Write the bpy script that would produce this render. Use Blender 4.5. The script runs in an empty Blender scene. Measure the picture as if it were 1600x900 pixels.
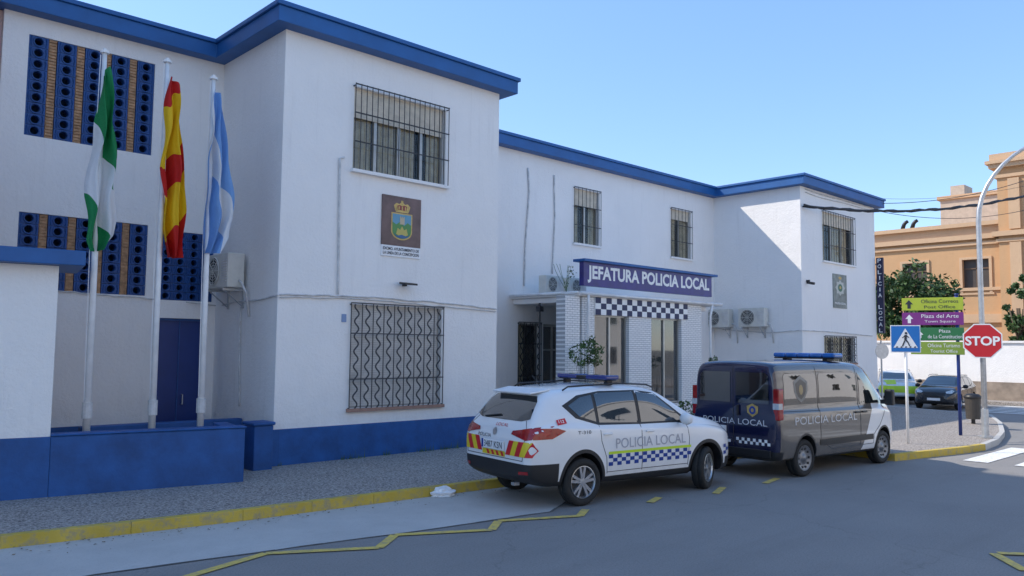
import bpy, bmesh, math, random
import numpy as np
from mathutils import Vector, Matrix
from mathutils.bvhtree import BVHTree
random.seed(7)
R=math.radians
sc=bpy.context.scene
col=sc.collection
# ---------------------------------------------------------------- camera
H=2.4; F=1250.0
yaw=R(46.6); pit=R(4.24); rol=0.0105
fw=Vector((math.cos(yaw)*math.cos(pit),math.sin(yaw)*math.cos(pit),math.sin(pit)))
rt0=Vector((math.sin(yaw),-math.cos(yaw),0)); up0=rt0.cross(fw)
rt=rt0*math.cos(rol)+up0*math.sin(rol); upv=up0*math.cos(rol)-rt0*math.sin(rol)
cam=bpy.data.objects.new('camera',bpy.data.cameras.new('camera')); col.objects.link(cam)
cam.data.sensor_width=36; cam.data.lens=F/1600*36; cam.data.clip_end=3000; cam.data.clip_start=.05
mw=Matrix((( rt.x,upv.x,-fw.x,0),(rt.y,upv.y,-fw.y,0),(rt.z,upv.z,-fw.z,H),(0,0,0,1)))
cam.matrix_world=mw; sc.camera=cam
def ray(u,v): return fw+rt*((u-800)/F)+upv*((450-v)/F)
def GP(u,v,z=0.0):
    d=ray(u,v); t=(z-H)/d.z; return Vector((d.x*t,d.y*t,z))
def YP(u,v,Y):
    d=ray(u,v); t=Y/d.y; return Vector((d.x*t,Y,H+d.z*t))
def XP(u,v,X):
    d=ray(u,v); t=X/d.x; return Vector((X,d.y*t,H+d.z*t))
def rectY(TL,BL,TR,BR,Y):
    a,b,c,d=[YP(p[0],p[1],Y) for p in (TL,BL,TR,BR)]
    return (a.x+b.x)/2,(c.x+d.x)/2,(b.z+d.z)/2,(a.z+c.z)/2
# ---------------------------------------------------------------- materials
def mth(nt,op,a,b=None,c=None):
    n=nt.nodes.new('ShaderNodeMath'); n.operation=op
    for i,v in enumerate((a,b,c)):
        if v is None: continue
        if isinstance(v,bpy.types.NodeSocket): nt.links.new(v,n.inputs[i])
        else: n.inputs[i].default_value=v
    return n.outputs[0]
def mixc(nt,f,a,b,mode='MIX'):
    n=nt.nodes.new('ShaderNodeMix'); n.data_type='RGBA'; n.blend_type=mode
    for i,v in ((0,f),(6,a),(7,b)):
        if isinstance(v,bpy.types.NodeSocket): nt.links.new(v,n.inputs[i])
        elif i==0: n.inputs[0].default_value=v
        else: n.inputs[i].default_value=(v[0],v[1],v[2],1)
    return n.outputs[2]
def noise(nt,co,s,det=5,ro=.6):
    n=nt.nodes.new('ShaderNodeTexNoise'); n.inputs['Scale'].default_value=s
    n.inputs['Detail'].default_value=det; n.inputs['Roughness'].default_value=ro
    if co is not None: nt.links.new(co,n.inputs['Vector'])
    return n.outputs['Fac']
def ramp(nt,f,a,b):
    n=nt.nodes.new('ShaderNodeMapRange'); nt.links.new(f,n.inputs[0]); n.inputs[1].default_value=a; n.inputs[2].default_value=b
    return n.outputs[0]
def newm(name):
    m=bpy.data.materials.new(name); m.use_nodes=True; nt=m.node_tree
    b=nt.nodes['Principled BSDF']; tc=nt.nodes.new('ShaderNodeTexCoord')
    return m,nt,b,tc.outputs['Object']
def bumpn(nt,b,h,st,dist=.01):
    n=nt.nodes.new('ShaderNodeBump'); n.inputs['Strength'].default_value=st; n.inputs['Distance'].default_value=dist
    nt.links.new(h,n.inputs['Height']); nt.links.new(n.outputs[0],b.inputs['Normal'])
def M(name,c,r=.6,m=0,var=.12,vs=3,bump=0,bs=60,coat=0,c2=None,spec=.5,dist=.01):
    mt,nt,b,co=newm(name)
    lo=[x*(1-var) for x in c]; hi=[min(1,x*(1+var)) for x in c] if c2 is None else c2
    f=ramp(nt,noise(nt,co,vs),.3,.7)
    nt.links.new(mixc(nt,f,lo,hi),b.inputs['Base Color'])
    b.inputs['Roughness'].default_value=r; b.inputs['Metallic'].default_value=m
    b.inputs['Coat Weight'].default_value=coat; b.inputs['Specular IOR Level'].default_value=spec
    if bump: bumpn(nt,b,noise(nt,co,bs,4),bump,dist)
    return mt
def plaster(name,c,dirt=(.55,.52,.5)):
    mt,nt,b,co=newm(name)
    f=ramp(nt,noise(nt,co,.6,6),.35,.75)
    c1=mixc(nt,f,[x*.94 for x in c],c)
    mp=nt.nodes.new('ShaderNodeMapping'); mp.inputs['Scale'].default_value=(5,5,.35); nt.links.new(co,mp.inputs[0])
    st=ramp(nt,noise(nt,mp.outputs[0],1.3,6,.7),.56,.8)
    c2=mixc(nt,mth(nt,'MULTIPLY',st,.25),c1,dirt)
    sp=nt.nodes.new('ShaderNodeSeparateXYZ'); nt.links.new(co,sp.inputs[0])
    low=ramp(nt,sp.outputs[2],1.6,.7)
    c3=mixc(nt,mth(nt,'MULTIPLY',mth(nt,'MULTIPLY',low,ramp(nt,noise(nt,co,3,6,.7),.4,.75)),.25),c2,dirt)
    nt.links.new(c3,b.inputs['Base Color']); b.inputs['Roughness'].default_value=.85
    b.inputs['Specular IOR Level'].default_value=.2
    h=mth(nt,'ADD',noise(nt,co,16,6,.7),mth(nt,'MULTIPLY',noise(nt,co,1.2,3),1.5))
    bumpn(nt,b,h,.55,.03)
    return mt
white=plaster('white_plaster',(.93,.90,.87))
pinkw=plaster('added_block_pink_plaster',(.66,.48,.44))
bluep=M('blue_wall_paint',(.012,.085,.28),.55,var=.25,vs=2.5,bump=.4,bs=25)
bluef=M('blue_fascia_paint',(.012,.105,.32),.5,var=.14,vs=1.5,bump=.1,bs=12)
bluelat=M('blue_lattice_paint',(.010,.07,.25),.5,var=.2,vs=9,bump=.2)
blued=M('blue_door_paint',(.008,.035,.18),.4,var=.12,vs=2)
brick=M('tan_brick',(.46,.27,.15),.85,var=.35,vs=11,bump=.4)
darkv=M('dark_void',(.012,.012,.014),.8)
dimv=M('dim_interior',(.13,.12,.11),.8,var=.5,vs=2)
iron=M('black_iron',(.035,.035,.04),.5,.2)
irong=M('grey_iron',(.06,.06,.065),.5,.2)
alu=M('window_aluminium',(.42,.41,.39),.35,.6)
curtain=M('beige_curtain',(.74,.60,.42),.9,var=.25,vs=6,bump=.4,bs=12)
shutter=M('roller_shutter',(.66,.58,.46),.6,var=.15,vs=7)
shutl=M('pale_roller_shutter',(.64,.61,.57),.6,var=.15,vs=5)
stone=M('sill_stone',(.35,.2,.15),.7,var=.2,vs=9)
greyp=M('grey_conduit',(.62,.61,.6),.6,var=.25,vs=5)
acm=M('aircon_casing',(.66,.64,.58),.5,var=.12,vs=4)
acd=M('aircon_dark',(.05,.05,.05),.5)
galv=M('galvanised_steel',(.5,.51,.52),.42,.7,var=.15,vs=8)
polew=M('white_pole_paint',(.82,.82,.82),.4,var=.12,vs=3)
blk=M('black_plastic',(.018,.018,.02),.45,var=.2,vs=9)
rub=M('tyre_rubber',(.018,.018,.018),.8,var=.25,vs=12,bump=.3)
alloy=M('alloy_rim',(.55,.56,.58),.28,.85)
wsgn=M('white_sign_face',(.84,.84,.84),.4,var=.04)
navy=M('navy_sign_face',(.030,.022,.19),.35,var=.25,vs=2)
darknavy=M('dark_navy_sign_face',(.008,.01,.05),.4,var=.2,vs=2)
redl=M('red_lens',(.33,.006,.008),.12,coat=.6,var=.3,vs=14)
leafA=M('dark_leaf',(.035,.075,.02),.6,var=.5,vs=2.5)
leafB=M('fresh_leaf',(.07,.13,.03),.55,var=.45,vs=5)
bark=M('bark',(.12,.085,.055),.9,var=.3,vs=7,bump=.5)
gold=M('gold_paint',(.55,.38,.12),.45,.2,var=.3,vs=16)
orange=plaster('orange_plaster',(.60,.36,.19),(.32,.20,.12))
orange2=plaster('orange_trim',(.63,.42,.26),(.32,.20,.12))
cream=plaster('cream_plaster',(.84,.74,.60),(.45,.38,.3))
def painted_yellow():
    mt,nt,b,co=newm('worn_yellow_kerb')
    f=ramp(nt,noise(nt,co,6,7,.75),.48,.62)
    y=mixc(nt,ramp(nt,noise(nt,co,1.5,4),.3,.7),(.48,.34,.05),(.66,.48,.08))
    nt.links.new(mixc(nt,mth(nt,'MULTIPLY',f,.65),y,(.27,.25,.21)),b.inputs['Base Color']); b.inputs['Roughness'].default_value=.85
    bumpn(nt,b,noise(nt,co,30,5),.6); return mt
kerbm=painted_yellow()
def worn_mark(name,c,base,lo=.45,hi=.62,amt=.85):
    mt,nt,b,co=newm(name)
    f=ramp(nt,noise(nt,co,9,8,.8),lo,hi)
    nt.links.new(mixc(nt,mth(nt,'MULTIPLY',f,amt),c,base),b.inputs['Base Color']); b.inputs['Roughness'].default_value=.85
    bumpn(nt,b,noise(nt,co,120,3),.4); return mt
ymark=worn_mark('worn_yellow_line',(.74,.54,.12),(.27,.25,.20),.46,.66,.85)
wmark=worn_mark('worn_white_line',(.78,.78,.76),(.3,.3,.29),.5,.66,.8)
def asphalt():
    mt,nt,b,co=newm('asphalt')
    f=ramp(nt,noise(nt,co,.35,6,.65),.3,.72)
    a=mixc(nt,f,(.205,.197,.192),(.265,.252,.242))
    g=ramp(nt,noise(nt,co,55,3,.85),.4,.72)
    a=mixc(nt,mth(nt,'MULTIPLY',g,.45),a,(.39,.375,.355))
    g2=ramp(nt,noise(nt,co,38,3,.85),.5,.70)
    a=mixc(nt,mth(nt,'MULTIPLY',g2,.5),a,(.09,.09,.09))
    mp=nt.nodes.new('ShaderNodeMapping'); mp.inputs['Scale'].default_value=(.12,1.3,1); mp.inputs['Rotation'].default_value=(0,0,R(6)); nt.links.new(co,mp.inputs[0])
    s=ramp(nt,noise(nt,mp.outputs[0],1.2,4),.5,.8)
    a=mixc(nt,mth(nt,'MULTIPLY',s,.3),a,(.14,.135,.13))
    st=ramp(nt,noise(nt,co,1.7,5,.7),.64,.76)
    a=mixc(nt,mth(nt,'MULTIPLY',st,.35),a,(.11,.108,.105))
    v=nt.nodes.new('ShaderNodeTexVoronoi'); v.feature='DISTANCE_TO_EDGE'; v.inputs['Scale'].default_value=.22
    vd=nt.nodes.new('ShaderNodeVectorMath'); vd.operation='ADD'
    nz=nt.nodes.new('ShaderNodeTexNoise'); nz.inputs['Scale'].default_value=1.5; nz.inputs['Detail'].default_value=6; nt.links.new(co,nz.inputs['Vector'])
    nt.links.new(co,vd.inputs[0]); nt.links.new(nz.outputs['Color'],vd.inputs[1]); nt.links.new(vd.outputs[0],v.inputs['Vector'])
    cr=mth(nt,'MULTIPLY',mth(nt,'LESS_THAN',v.outputs['Distance'],.003),.2)
    a=mixc(nt,cr,a,(.08,.08,.08))
    nt.links.new(a,b.inputs['Base Color']); b.inputs['Roughness'].default_value=.85
    bumpn(nt,b,noise(nt,co,60,3,.8),.6,.008); return mt
def concrete(name,c1,c2,sp=90,amt=.5,c3=(.1,.1,.1),lo=.55,hi=.7,stain=.35,c4=None):
    mt,nt,b,co=newm(name)
    a=mixc(nt,ramp(nt,noise(nt,co,.8,7,.7),.3,.72),c1,c2)
    g=ramp(nt,noise(nt,co,sp,2,.8),lo,hi)
    a=mixc(nt,mth(nt,'MULTIPLY',g,amt),a,c3)
    if c4: a=mixc(nt,mth(nt,'MULTIPLY',ramp(nt,noise(nt,co,sp*1.3,2,.8),lo,hi),.7),a,c4)
    st=ramp(nt,noise(nt,co,2.3,6,.75),.6,.78)
    a=mixc(nt,mth(nt,'MULTIPLY',st,stain),a,c3)
    nt.links.new(a,b.inputs['Base Color']); b.inputs['Roughness'].default_value=.88
    bumpn(nt,b,noise(nt,co,sp,3),.4,.008); return mt
asph=asphalt()
conc=concrete('gutter_concrete',(.44,.43,.41),(.55,.54,.515),45,.3,(.24,.23,.22))
pave=concrete('exposed_aggregate',(.25,.22,.20),(.34,.305,.28),22,.9,(.08,.07,.065),.49,.60,.25,(.58,.52,.46))
dirtg=concrete('dry_ground',(.2,.17,.13),(.3,.26,.2))
def whitebrick():
    mt,nt,b,co=newm('white_painted_brick')
    mp=nt.nodes.new('ShaderNodeMapping'); mp.inputs['Rotation'].default_value=(R(90),0,0); nt.links.new(co,mp.inputs[0])
    br=nt.nodes.new('ShaderNodeTexBrick'); br.inputs['Scale'].default_value=4.0
    for k,c in (('Color1',(.88,.87,.85,1)),('Color2',(.82,.81,.80,1)),('Mortar',(.45,.45,.46,1))): br.inputs[k].default_value=c
    br.inputs['Mortar Size'].default_value=.03; br.inputs['Row Height'].default_value=.25; br.inputs['Brick Width'].default_value=.8
    nt.links.new(mp.outputs[0],br.inputs['Vector'])
    nt.links.new(br.outputs[0],b.inputs['Base Color']); b.inputs['Roughness'].default_value=.7
    bumpn(nt,b,br.outputs[0],.7,.02); return mt
wbrick=whitebrick()
def glassm(name,tint=(.02,.025,.03),clear=.55):
    mt=bpy.data.materials.new(name); mt.use_nodes=True; nt=mt.node_tree
    b=nt.nodes['Principled BSDF']; out=nt.nodes['Material Output']
    b.inputs['Base Color'].default_value=(*tint,1); b.inputs['Roughness'].default_value=.04; b.inputs['Specular IOR Level'].default_value=1.0
    b.inputs['Coat Weight'].default_value=1; b.inputs['Coat IOR'].default_value=1.8; b.inputs['Coat Roughness'].default_value=.02
    tr=nt.nodes.new('ShaderNodeBsdfTransparent'); tr.inputs[0].default_value=(.95,.97,.96,1)
    mx=nt.nodes.new('ShaderNodeMixShader'); mx.inputs[0].default_value=clear
    nt.links.new(b.outputs[0],mx.inputs[1]); nt.links.new(tr.outputs[0],mx.inputs[2]); nt.links.new(mx.outputs[0],out.inputs[0])
    return mt
wglass=glassm('window_glass',clear=.82); shopglass=glassm('shop_window_glass',(.05,.055,.06),.35)
def carglass():
    mt,nt,b,co=newm('tinted_car_glass')
    b.inputs['Base Color'].default_value=(.010,.012,.013,1); b.inputs['Roughness'].default_value=.03; b.inputs['Specular IOR Level'].default_value=1.0
    b.inputs['Coat Weight'].default_value=.9; b.inputs['Coat Roughness'].default_value=.02; b.inputs['Coat IOR'].default_value=1.75
    return mt
cglass=carglass()
def flat(name,c,r=.5): return M(name,c,r,var=.05)
# ---------------------------------------------------------------- mesh builder
def wloc(o):
    v=Vector((0,0,0))
    while o is not None: v+=o.location; o=o.parent
    return v
class MB:
    def __init__(s): s.v=[]; s.f=[]; s.m=[]; s.c=0
    def add(s,vs,fs):
        n=len(s.v); s.v+= [Vector(p) for p in vs]
        for f in fs: s.f.append([i+n for i in f]); s.m.append(s.c)
        return s
    def box(s,x0,x1,y0,y1,z0,z1):
        if x0>x1: x0,x1=x1,x0
        if y0>y1: y0,y1=y1,y0
        if z0>z1: z0,z1=z1,z0
        return s.add([(x0,y0,z0),(x1,y0,z0),(x1,y1,z0),(x0,y1,z0),(x0,y0,z1),(x1,y0,z1),(x1,y1,z1),(x0,y1,z1)],
            [(0,3,2,1),(4,5,6,7),(0,1,5,4),(1,2,6,5),(2,3,7,6),(3,0,4,7)])
    def cyl(s,p0,p1,r,n=12,r1=None):
        p0=Vector(p0); p1=Vector(p1); d=(p1-p0).normalized(); r1=r if r1 is None else r1
        a=d.cross(Vector((0,0,1))) if abs(d.z)<.9 else d.cross(Vector((1,0,0))); a.normalize(); b=d.cross(a)
        vs=[]
        for p,q in ((p0,r),(p1,r1)):
            for k in range(n):
                t=2*math.pi*k/n; vs.append(p+a*math.cos(t)*q+b*math.sin(t)*q)
        fs=[(k,(k+1)%n,n+(k+1)%n,n+k) for k in range(n)]+[tuple(range(n))[::-1],tuple(range(n,2*n))]
        return s.add(vs,fs)
    def tube(s,pts,r,n=8):
        pts=[Vector(p) for p in pts]; vs=[]; L=len(pts); pa=None
        for i,p in enumerate(pts):
            d=(pts[min(i+1,L-1)]-pts[max(i-1,0)]).normalized()
            if pa is None:
                a=d.cross(Vector((0,0,1))) if abs(d.z)<.9 else d.cross(Vector((1,0,0)))
            else: a=pa-d*pa.dot(d)
            a.normalize(); pa=a; b=d.cross(a)
            rr=r(i/(L-1)) if callable(r) else r
            for k in range(n):
                t=2*math.pi*k/n; vs.append(p+a*math.cos(t)*rr+b*math.sin(t)*rr)
        fs=[]
        for i in range(L-1):
            for k in range(n): fs.append((i*n+k,i*n+(k+1)%n,(i+1)*n+(k+1)%n,(i+1)*n+k))
        fs+= [tuple(range(n))[::-1],tuple(range((L-1)*n,L*n))]
        return s.add(vs,fs)
    def prism(s,poly,vec):
        poly=[Vector(p) for p in poly]; vec=Vector(vec); n=len(poly)
        return s.add(poly+[p+vec for p in poly],[tuple(range(n))[::-1],tuple(range(n,2*n))]+[(k,(k+1)%n,n+(k+1)%n,n+k) for k in range(n)])
    def face(s,poly): return s.add(poly,[tuple(range(len(poly)))])
    def lathe(s,prof,n=32,ax='Y'):
        vs=[]
        for r,y in prof:
            for k in range(n):
                t=2*math.pi*k/n
                vs.append((r*math.cos(t),y,r*math.sin(t)) if ax=='Y' else (r*math.cos(t),r*math.sin(t),y))
        fs=[]
        for i in range(len(prof)-1):
            for k in range(n): fs.append((i*n+k,i*n+(k+1)%n,(i+1)*n+(k+1)%n,(i+1)*n+k))
        return s.add(vs,fs)
    def build(s,name,mat,parent=None,rel=True,smooth=False,bevel=0,fix=True):
        me=bpy.data.meshes.new(name)
        off=wloc(parent) if (parent is not None and rel) else Vector((0,0,0))
        me.from_pydata([tuple(p-off) for p in s.v],[],s.f)
        for m in (mat if isinstance(mat,(list,tuple)) else [mat]): me.materials.append(m)
        for p,k in zip(me.polygons,s.m): p.material_index=k; p.use_smooth=smooth
        if fix:
            bm=bmesh.new(); bm.from_mesh(me); bmesh.ops.recalc_face_normals(bm,faces=bm.faces); bm.to_mesh(me); bm.free()
        o=bpy.data.objects.new(name,me); col.objects.link(o)
        if parent is not None: o.parent=parent
        if bevel:
            b=o.modifiers.new('bevel','BEVEL'); b.width=bevel; b.segments=2; b.limit_method='ANGLE'
        return o
def tag(o,label,cat,group=None):
    o['label']=label; o['category']=cat
    if group: o['group']=group
    return o
def thing(name,label,cat,loc=(0,0,0),rz=0,group=None):
    o=bpy.data.objects.new(name,None); col.objects.link(o); o.location=loc; o.rotation_euler=(0,0,rz); o.empty_display_size=.2
    return tag(o,label,cat,group)
def struct(o): o['kind']='structure'; return o
def dup(o,parent=None):
    c=o.copy(); col.objects.link(c); c.parent=parent
    for ch in list(o.children): dup(ch,c)
    return c
def textdata(s,bold=0.0):
    cu=bpy.data.curves.new('t','FONT'); cu.body=s; cu.offset=bold; cu.align_x='LEFT'; cu.resolution_u=3
    o=bpy.data.objects.new('t',cu); col.objects.link(o)
    dg=bpy.context.evaluated_depsgraph_get(); dg.update()
    me=bpy.data.meshes.new_from_object(o.evaluated_get(dg))
    vs=[Vector(v.co) for v in me.vertices]; fs=[tuple(p.vertices) for p in me.polygons]
    bpy.data.objects.remove(o); bpy.data.meshes.remove(me)
    x0=min(v.x for v in vs);x1=max(v.x for v in vs);y0=min(v.y for v in vs);y1=max(v.y for v in vs)
    return [((v.x-x0)/(x1-x0)-.5,(v.y-y0)/(y1-y0)-.5) for v in vs],fs
class Pl:   # an upright board plane
    def __init__(s,o,al): s.o=Vector(o); s.r=Vector((math.sin(al),-math.cos(al),0)); s.n=Vector((-math.cos(al),-math.sin(al),0))
    def P(s,u,w,d=0): return s.o+s.r*u+Vector((0,0,w))+s.n*d
    def poly(s,mb,pts,d0,d1): mb.prism([s.P(u,w,d0) for u,w in pts],s.n*(d1-d0))
    def rect(s,mb,u0,u1,w0,w1,d0,d1): s.poly(mb,[(u0,w0),(u1,w0),(u1,w1),(u0,w1)],d0,d1)
    def flat(s,mb,pts,d): mb.face([s.P(u,w,d) for u,w in pts])
    def text(s,mb,st,u,w,W,Hh,d,bold=0.0):
        vs,fs=textdata(st,bold); mb.add([s.P(u+a*W,w+b*Hh,d) for a,b in vs],fs)
def circ(cx,cy,rx,ry=None,n=20,a0=0,a1=360):
    ry=rx if ry is None else ry
    m=n if a1-a0==360 else n+1
    return [(cx+rx*math.cos(R(a0+(a1-a0)*k/n)),cy+ry*math.sin(R(a0+(a1-a0)*k/n))) for k in range(m)]
# ---------------------------------------------------------------- ground
g=MB().face([(-900,-900,-.02),(900,-900,-.02),(900,900,-.02),(-900,900,-.02)]); struct(g.build('ground',dirtg,fix=False))
g=MB().face([(-60,-12,0),(70,-12,0),(70,60,0),(-60,60,0)]); struct(g.build('road',asph,fix=False))
K=[(-12,13.85)]
for p in ((0,838),(380,797),(750,752)):
    q=GP(p[0],p[1],.15); K.append((q.x,q.y))
K+=[(12.5,9.95),(16.0,9.55),(17.9,9.3),(18.5,8.5)]
for p in ((1398,710),(1504,699),(1540,694),(1560,686),(1570,674),(1566,660),(1550,648)):
    q=GP(p[0],p[1],.15); K.append((q.x,q.y))
K+=[(34.2,13.2),(35.4,15.5),(35.6,60)]
def inset(P,d):
    out=[]
    for i in range(len(P)):
        a=Vector(P[max(i-1,0)]); b=Vector(P[min(i+1,len(P)-1)]); t=(b-a).normalized(); out.append((P[i][0]-t.y*d,P[i][1]+t.x*d))
    return out
Ki=inset(K,.13)
g=MB(); g.prism([(x,y,-.01) for x,y in Ki]+[(-12,60,-.01)],(0,0,.157)); struct(g.build('pavement',pave))
g=MB()
gk=MB()
for i in range(len(K)-1):
    a,b=K[i],K[i+1]; c,d=Ki[i],Ki[i+1]; L=math.dist(a,b); n=max(1,int(L/1.0)); tgt=g if i<10 else gk
    for k in range(n):
        t0=k/n+.0015/max(L,1); t1=(k+1)/n-.0015/max(L,1)
        def l(p,q,t): return (p[0]+(q[0]-p[0])*t,p[1]+(q[1]-p[1])*t,-.012)
        tgt.prism([l(a,b,t0),l(a,b,t1),l(c,d,t1),l(c,d,t0)],(0,0,.165+random.uniform(-.0015,.0015)))
struct(g.build('kerb',kerbm,bevel=.006)); struct(gk.build('plain_kerb',conc,bevel=.006))
edge=[(-12,12.6)]
for p in ((-60,935),(150,898),(430,860),(640,832),(860,800),(900,775)):
    q=GP(p[0],p[1],0); edge.append((q.x,q.y))
g=MB(); g.face([(x,y,.004) for x,y in edge]+[(K[4][0]-.8,K[4][1]+.1,.004)]+[(x,y+.05,.004) for x,y in reversed(K[:4])]); struct(g.build('concrete_gutter',conc,fix=False))
g=MB()
def wob(a,b,w,z,mb):
    a=Vector(a);b=Vector(b);n=max(2,int((b-a).length/.25)); t=(b-a).normalized(); nn=Vector((-t.y,t.x)); P=[a+(b-a)*k/n+nn*random.uniform(-.012,.012) for k in range(n+1)]
    for p,q in zip(P[:-1],P[1:]):
        w1=w*random.uniform(.5,1.3); mb.face([(*(p-nn*w1),z),(*(q-nn*w1),z),(*(q+nn*w1),z),(*(p+nn*w1),z)])
for a,b in zip(edge[1:-1],edge[2:]): wob(a,b,.018,.008,g)
struct(g.build('gutter_joint',flat('joint_dark',(.13,.13,.125),.9),fix=False))
def strip(mb,pa,pb,w,z=.012):
    a=GP(*pa,0); b=GP(*pb,0); t=(b-a).normalized(); n=Vector((-t.y,t.x,0))*w/2
    mb.face([(p.x,p.y,z) for p in (a-n,b-n,b+n,a+n)])
g=MB()
zz=[(250,915),(415,866),(592,857),(617,837),(768,829),(779,815),(906,807),(915,797)]
for i,(a,b) in enumerate(zip(zz[:-1],zz[1:])): strip(g,a,b,.12,.012+.001*(i%2))
strip(g,(1015,786),(1030,778),.12); strip(g,(1118,772),(1130,762),.12); strip(g,(1195,756),(1215,748),.12)
strip(g,(1553,866),(1602,893),.12); strip(g,(1560,866),(1620,868),.12,.016)
struct(g.build('yellow_road_marking',ymark,fix=False))
g=MB()
for k in range(9):
    y=6.15-k*1.0; g.face([(19.6,y-.5,.012),(23.2,y-.5,.012),(23.2,y,.012),(19.6,y,.012)])
for k in range(6):
    x=36+k*.9; g.face([(x,8.6,.012),(x+.45,8.6,.012),(x+.45,11.0,.012),(x,11.0,.012)])
g.face([(26.5,-6,.012),(26.9,-6,.012),(26.9,5.7,.012),(26.5,5.7,.012)])
struct(g.build('crosswalk_marking',wmark,fix=False))
g=MB(); g.prism([(41.6,-6,-.01),(60,-6,-.01),(60,55,-.01),(41.6,55,-.01)],(0,0,.15)); struct(g.build('far_pavement',pave,bevel=.02))
g=MB()
for k in range(260):
    i=random.choice([1,2,3]); t=random.random(); p=Vector(K[i]).lerp(Vector(K[i+1]),t)+Vector((0,-abs(random.gauss(0,.25))-.03)); s=random.uniform(.008,.028); a=random.uniform(0,6.3)
    g.face([(p.x+s*math.cos(a+q_*1.57)*(1 if q_%2 else .5),p.y+s*math.sin(a+q_*1.57)*(1 if q_%2 else .5),.014+random.uniform(0,.01)) for q_ in range(4)])
o=g.build('kerbside_grit',M('dry_leaf_grit',(.16,.12,.07),.9,var=.6,vs=3),fix=False); o['kind']='stuff'; tag(o,'dry leaf bits and grit scattered along the yellow kerb','litter')
# ---------------------------------------------------------------- wall helper
def wall(mb,ax,c,a0,a1,z0,z1,holes,depth=.22):
    f=(lambda a,d,z:(a,c+d,z)) if ax=='Y' else (lambda a,d,z:(c+d,a,z))
    A=sorted(set([a0,a1]+[h[0] for h in holes]+[h[1] for h in holes])); Z=sorted(set([z0,z1]+[h[2] for h in holes]+[h[3] for h in holes]))
    A=[a for a in A if a0<=a<=a1]; Z=[z for z in Z if z0<=z<=z1]
    for i in range(len(A)-1):
        for j in range(len(Z)-1):
            ca=(A[i]+A[i+1])/2; cz=(Z[j]+Z[j+1])/2
            if any(h[0]<ca<h[1] and h[2]<cz<h[3] for h in holes): continue
            mb.face([f(A[i],0,Z[j]),f(A[i+1],0,Z[j]),f(A[i+1],0,Z[j+1]),f(A[i],0,Z[j+1])])
    for h in holes:
        p=[(h[0],h[2]),(h[1],h[2]),(h[1],h[3]),(h[0],h[3])]
        for k in range(4):
            q,r_=p[k],p[(k+1)%4]
            mb.face([f(q[0],0,q[1]),f(r_[0],0,r_[1]),f(r_[0],depth,r_[1]),f(q[0],depth,q[1])])
def fmap(ax,c): return (lambda a,d,z:Vector((a,c+d,z))) if ax=='Y' else (lambda a,d,z:Vector((c+d,a,z)))
def fbox(mb,f,a0,a1,d0,d1,z0,z1):
    p=f(a0,d0,z0); q=f(a1,d1,z1); mb.box(p.x,q.x,p.y,q.y,p.z,q.z)
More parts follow.
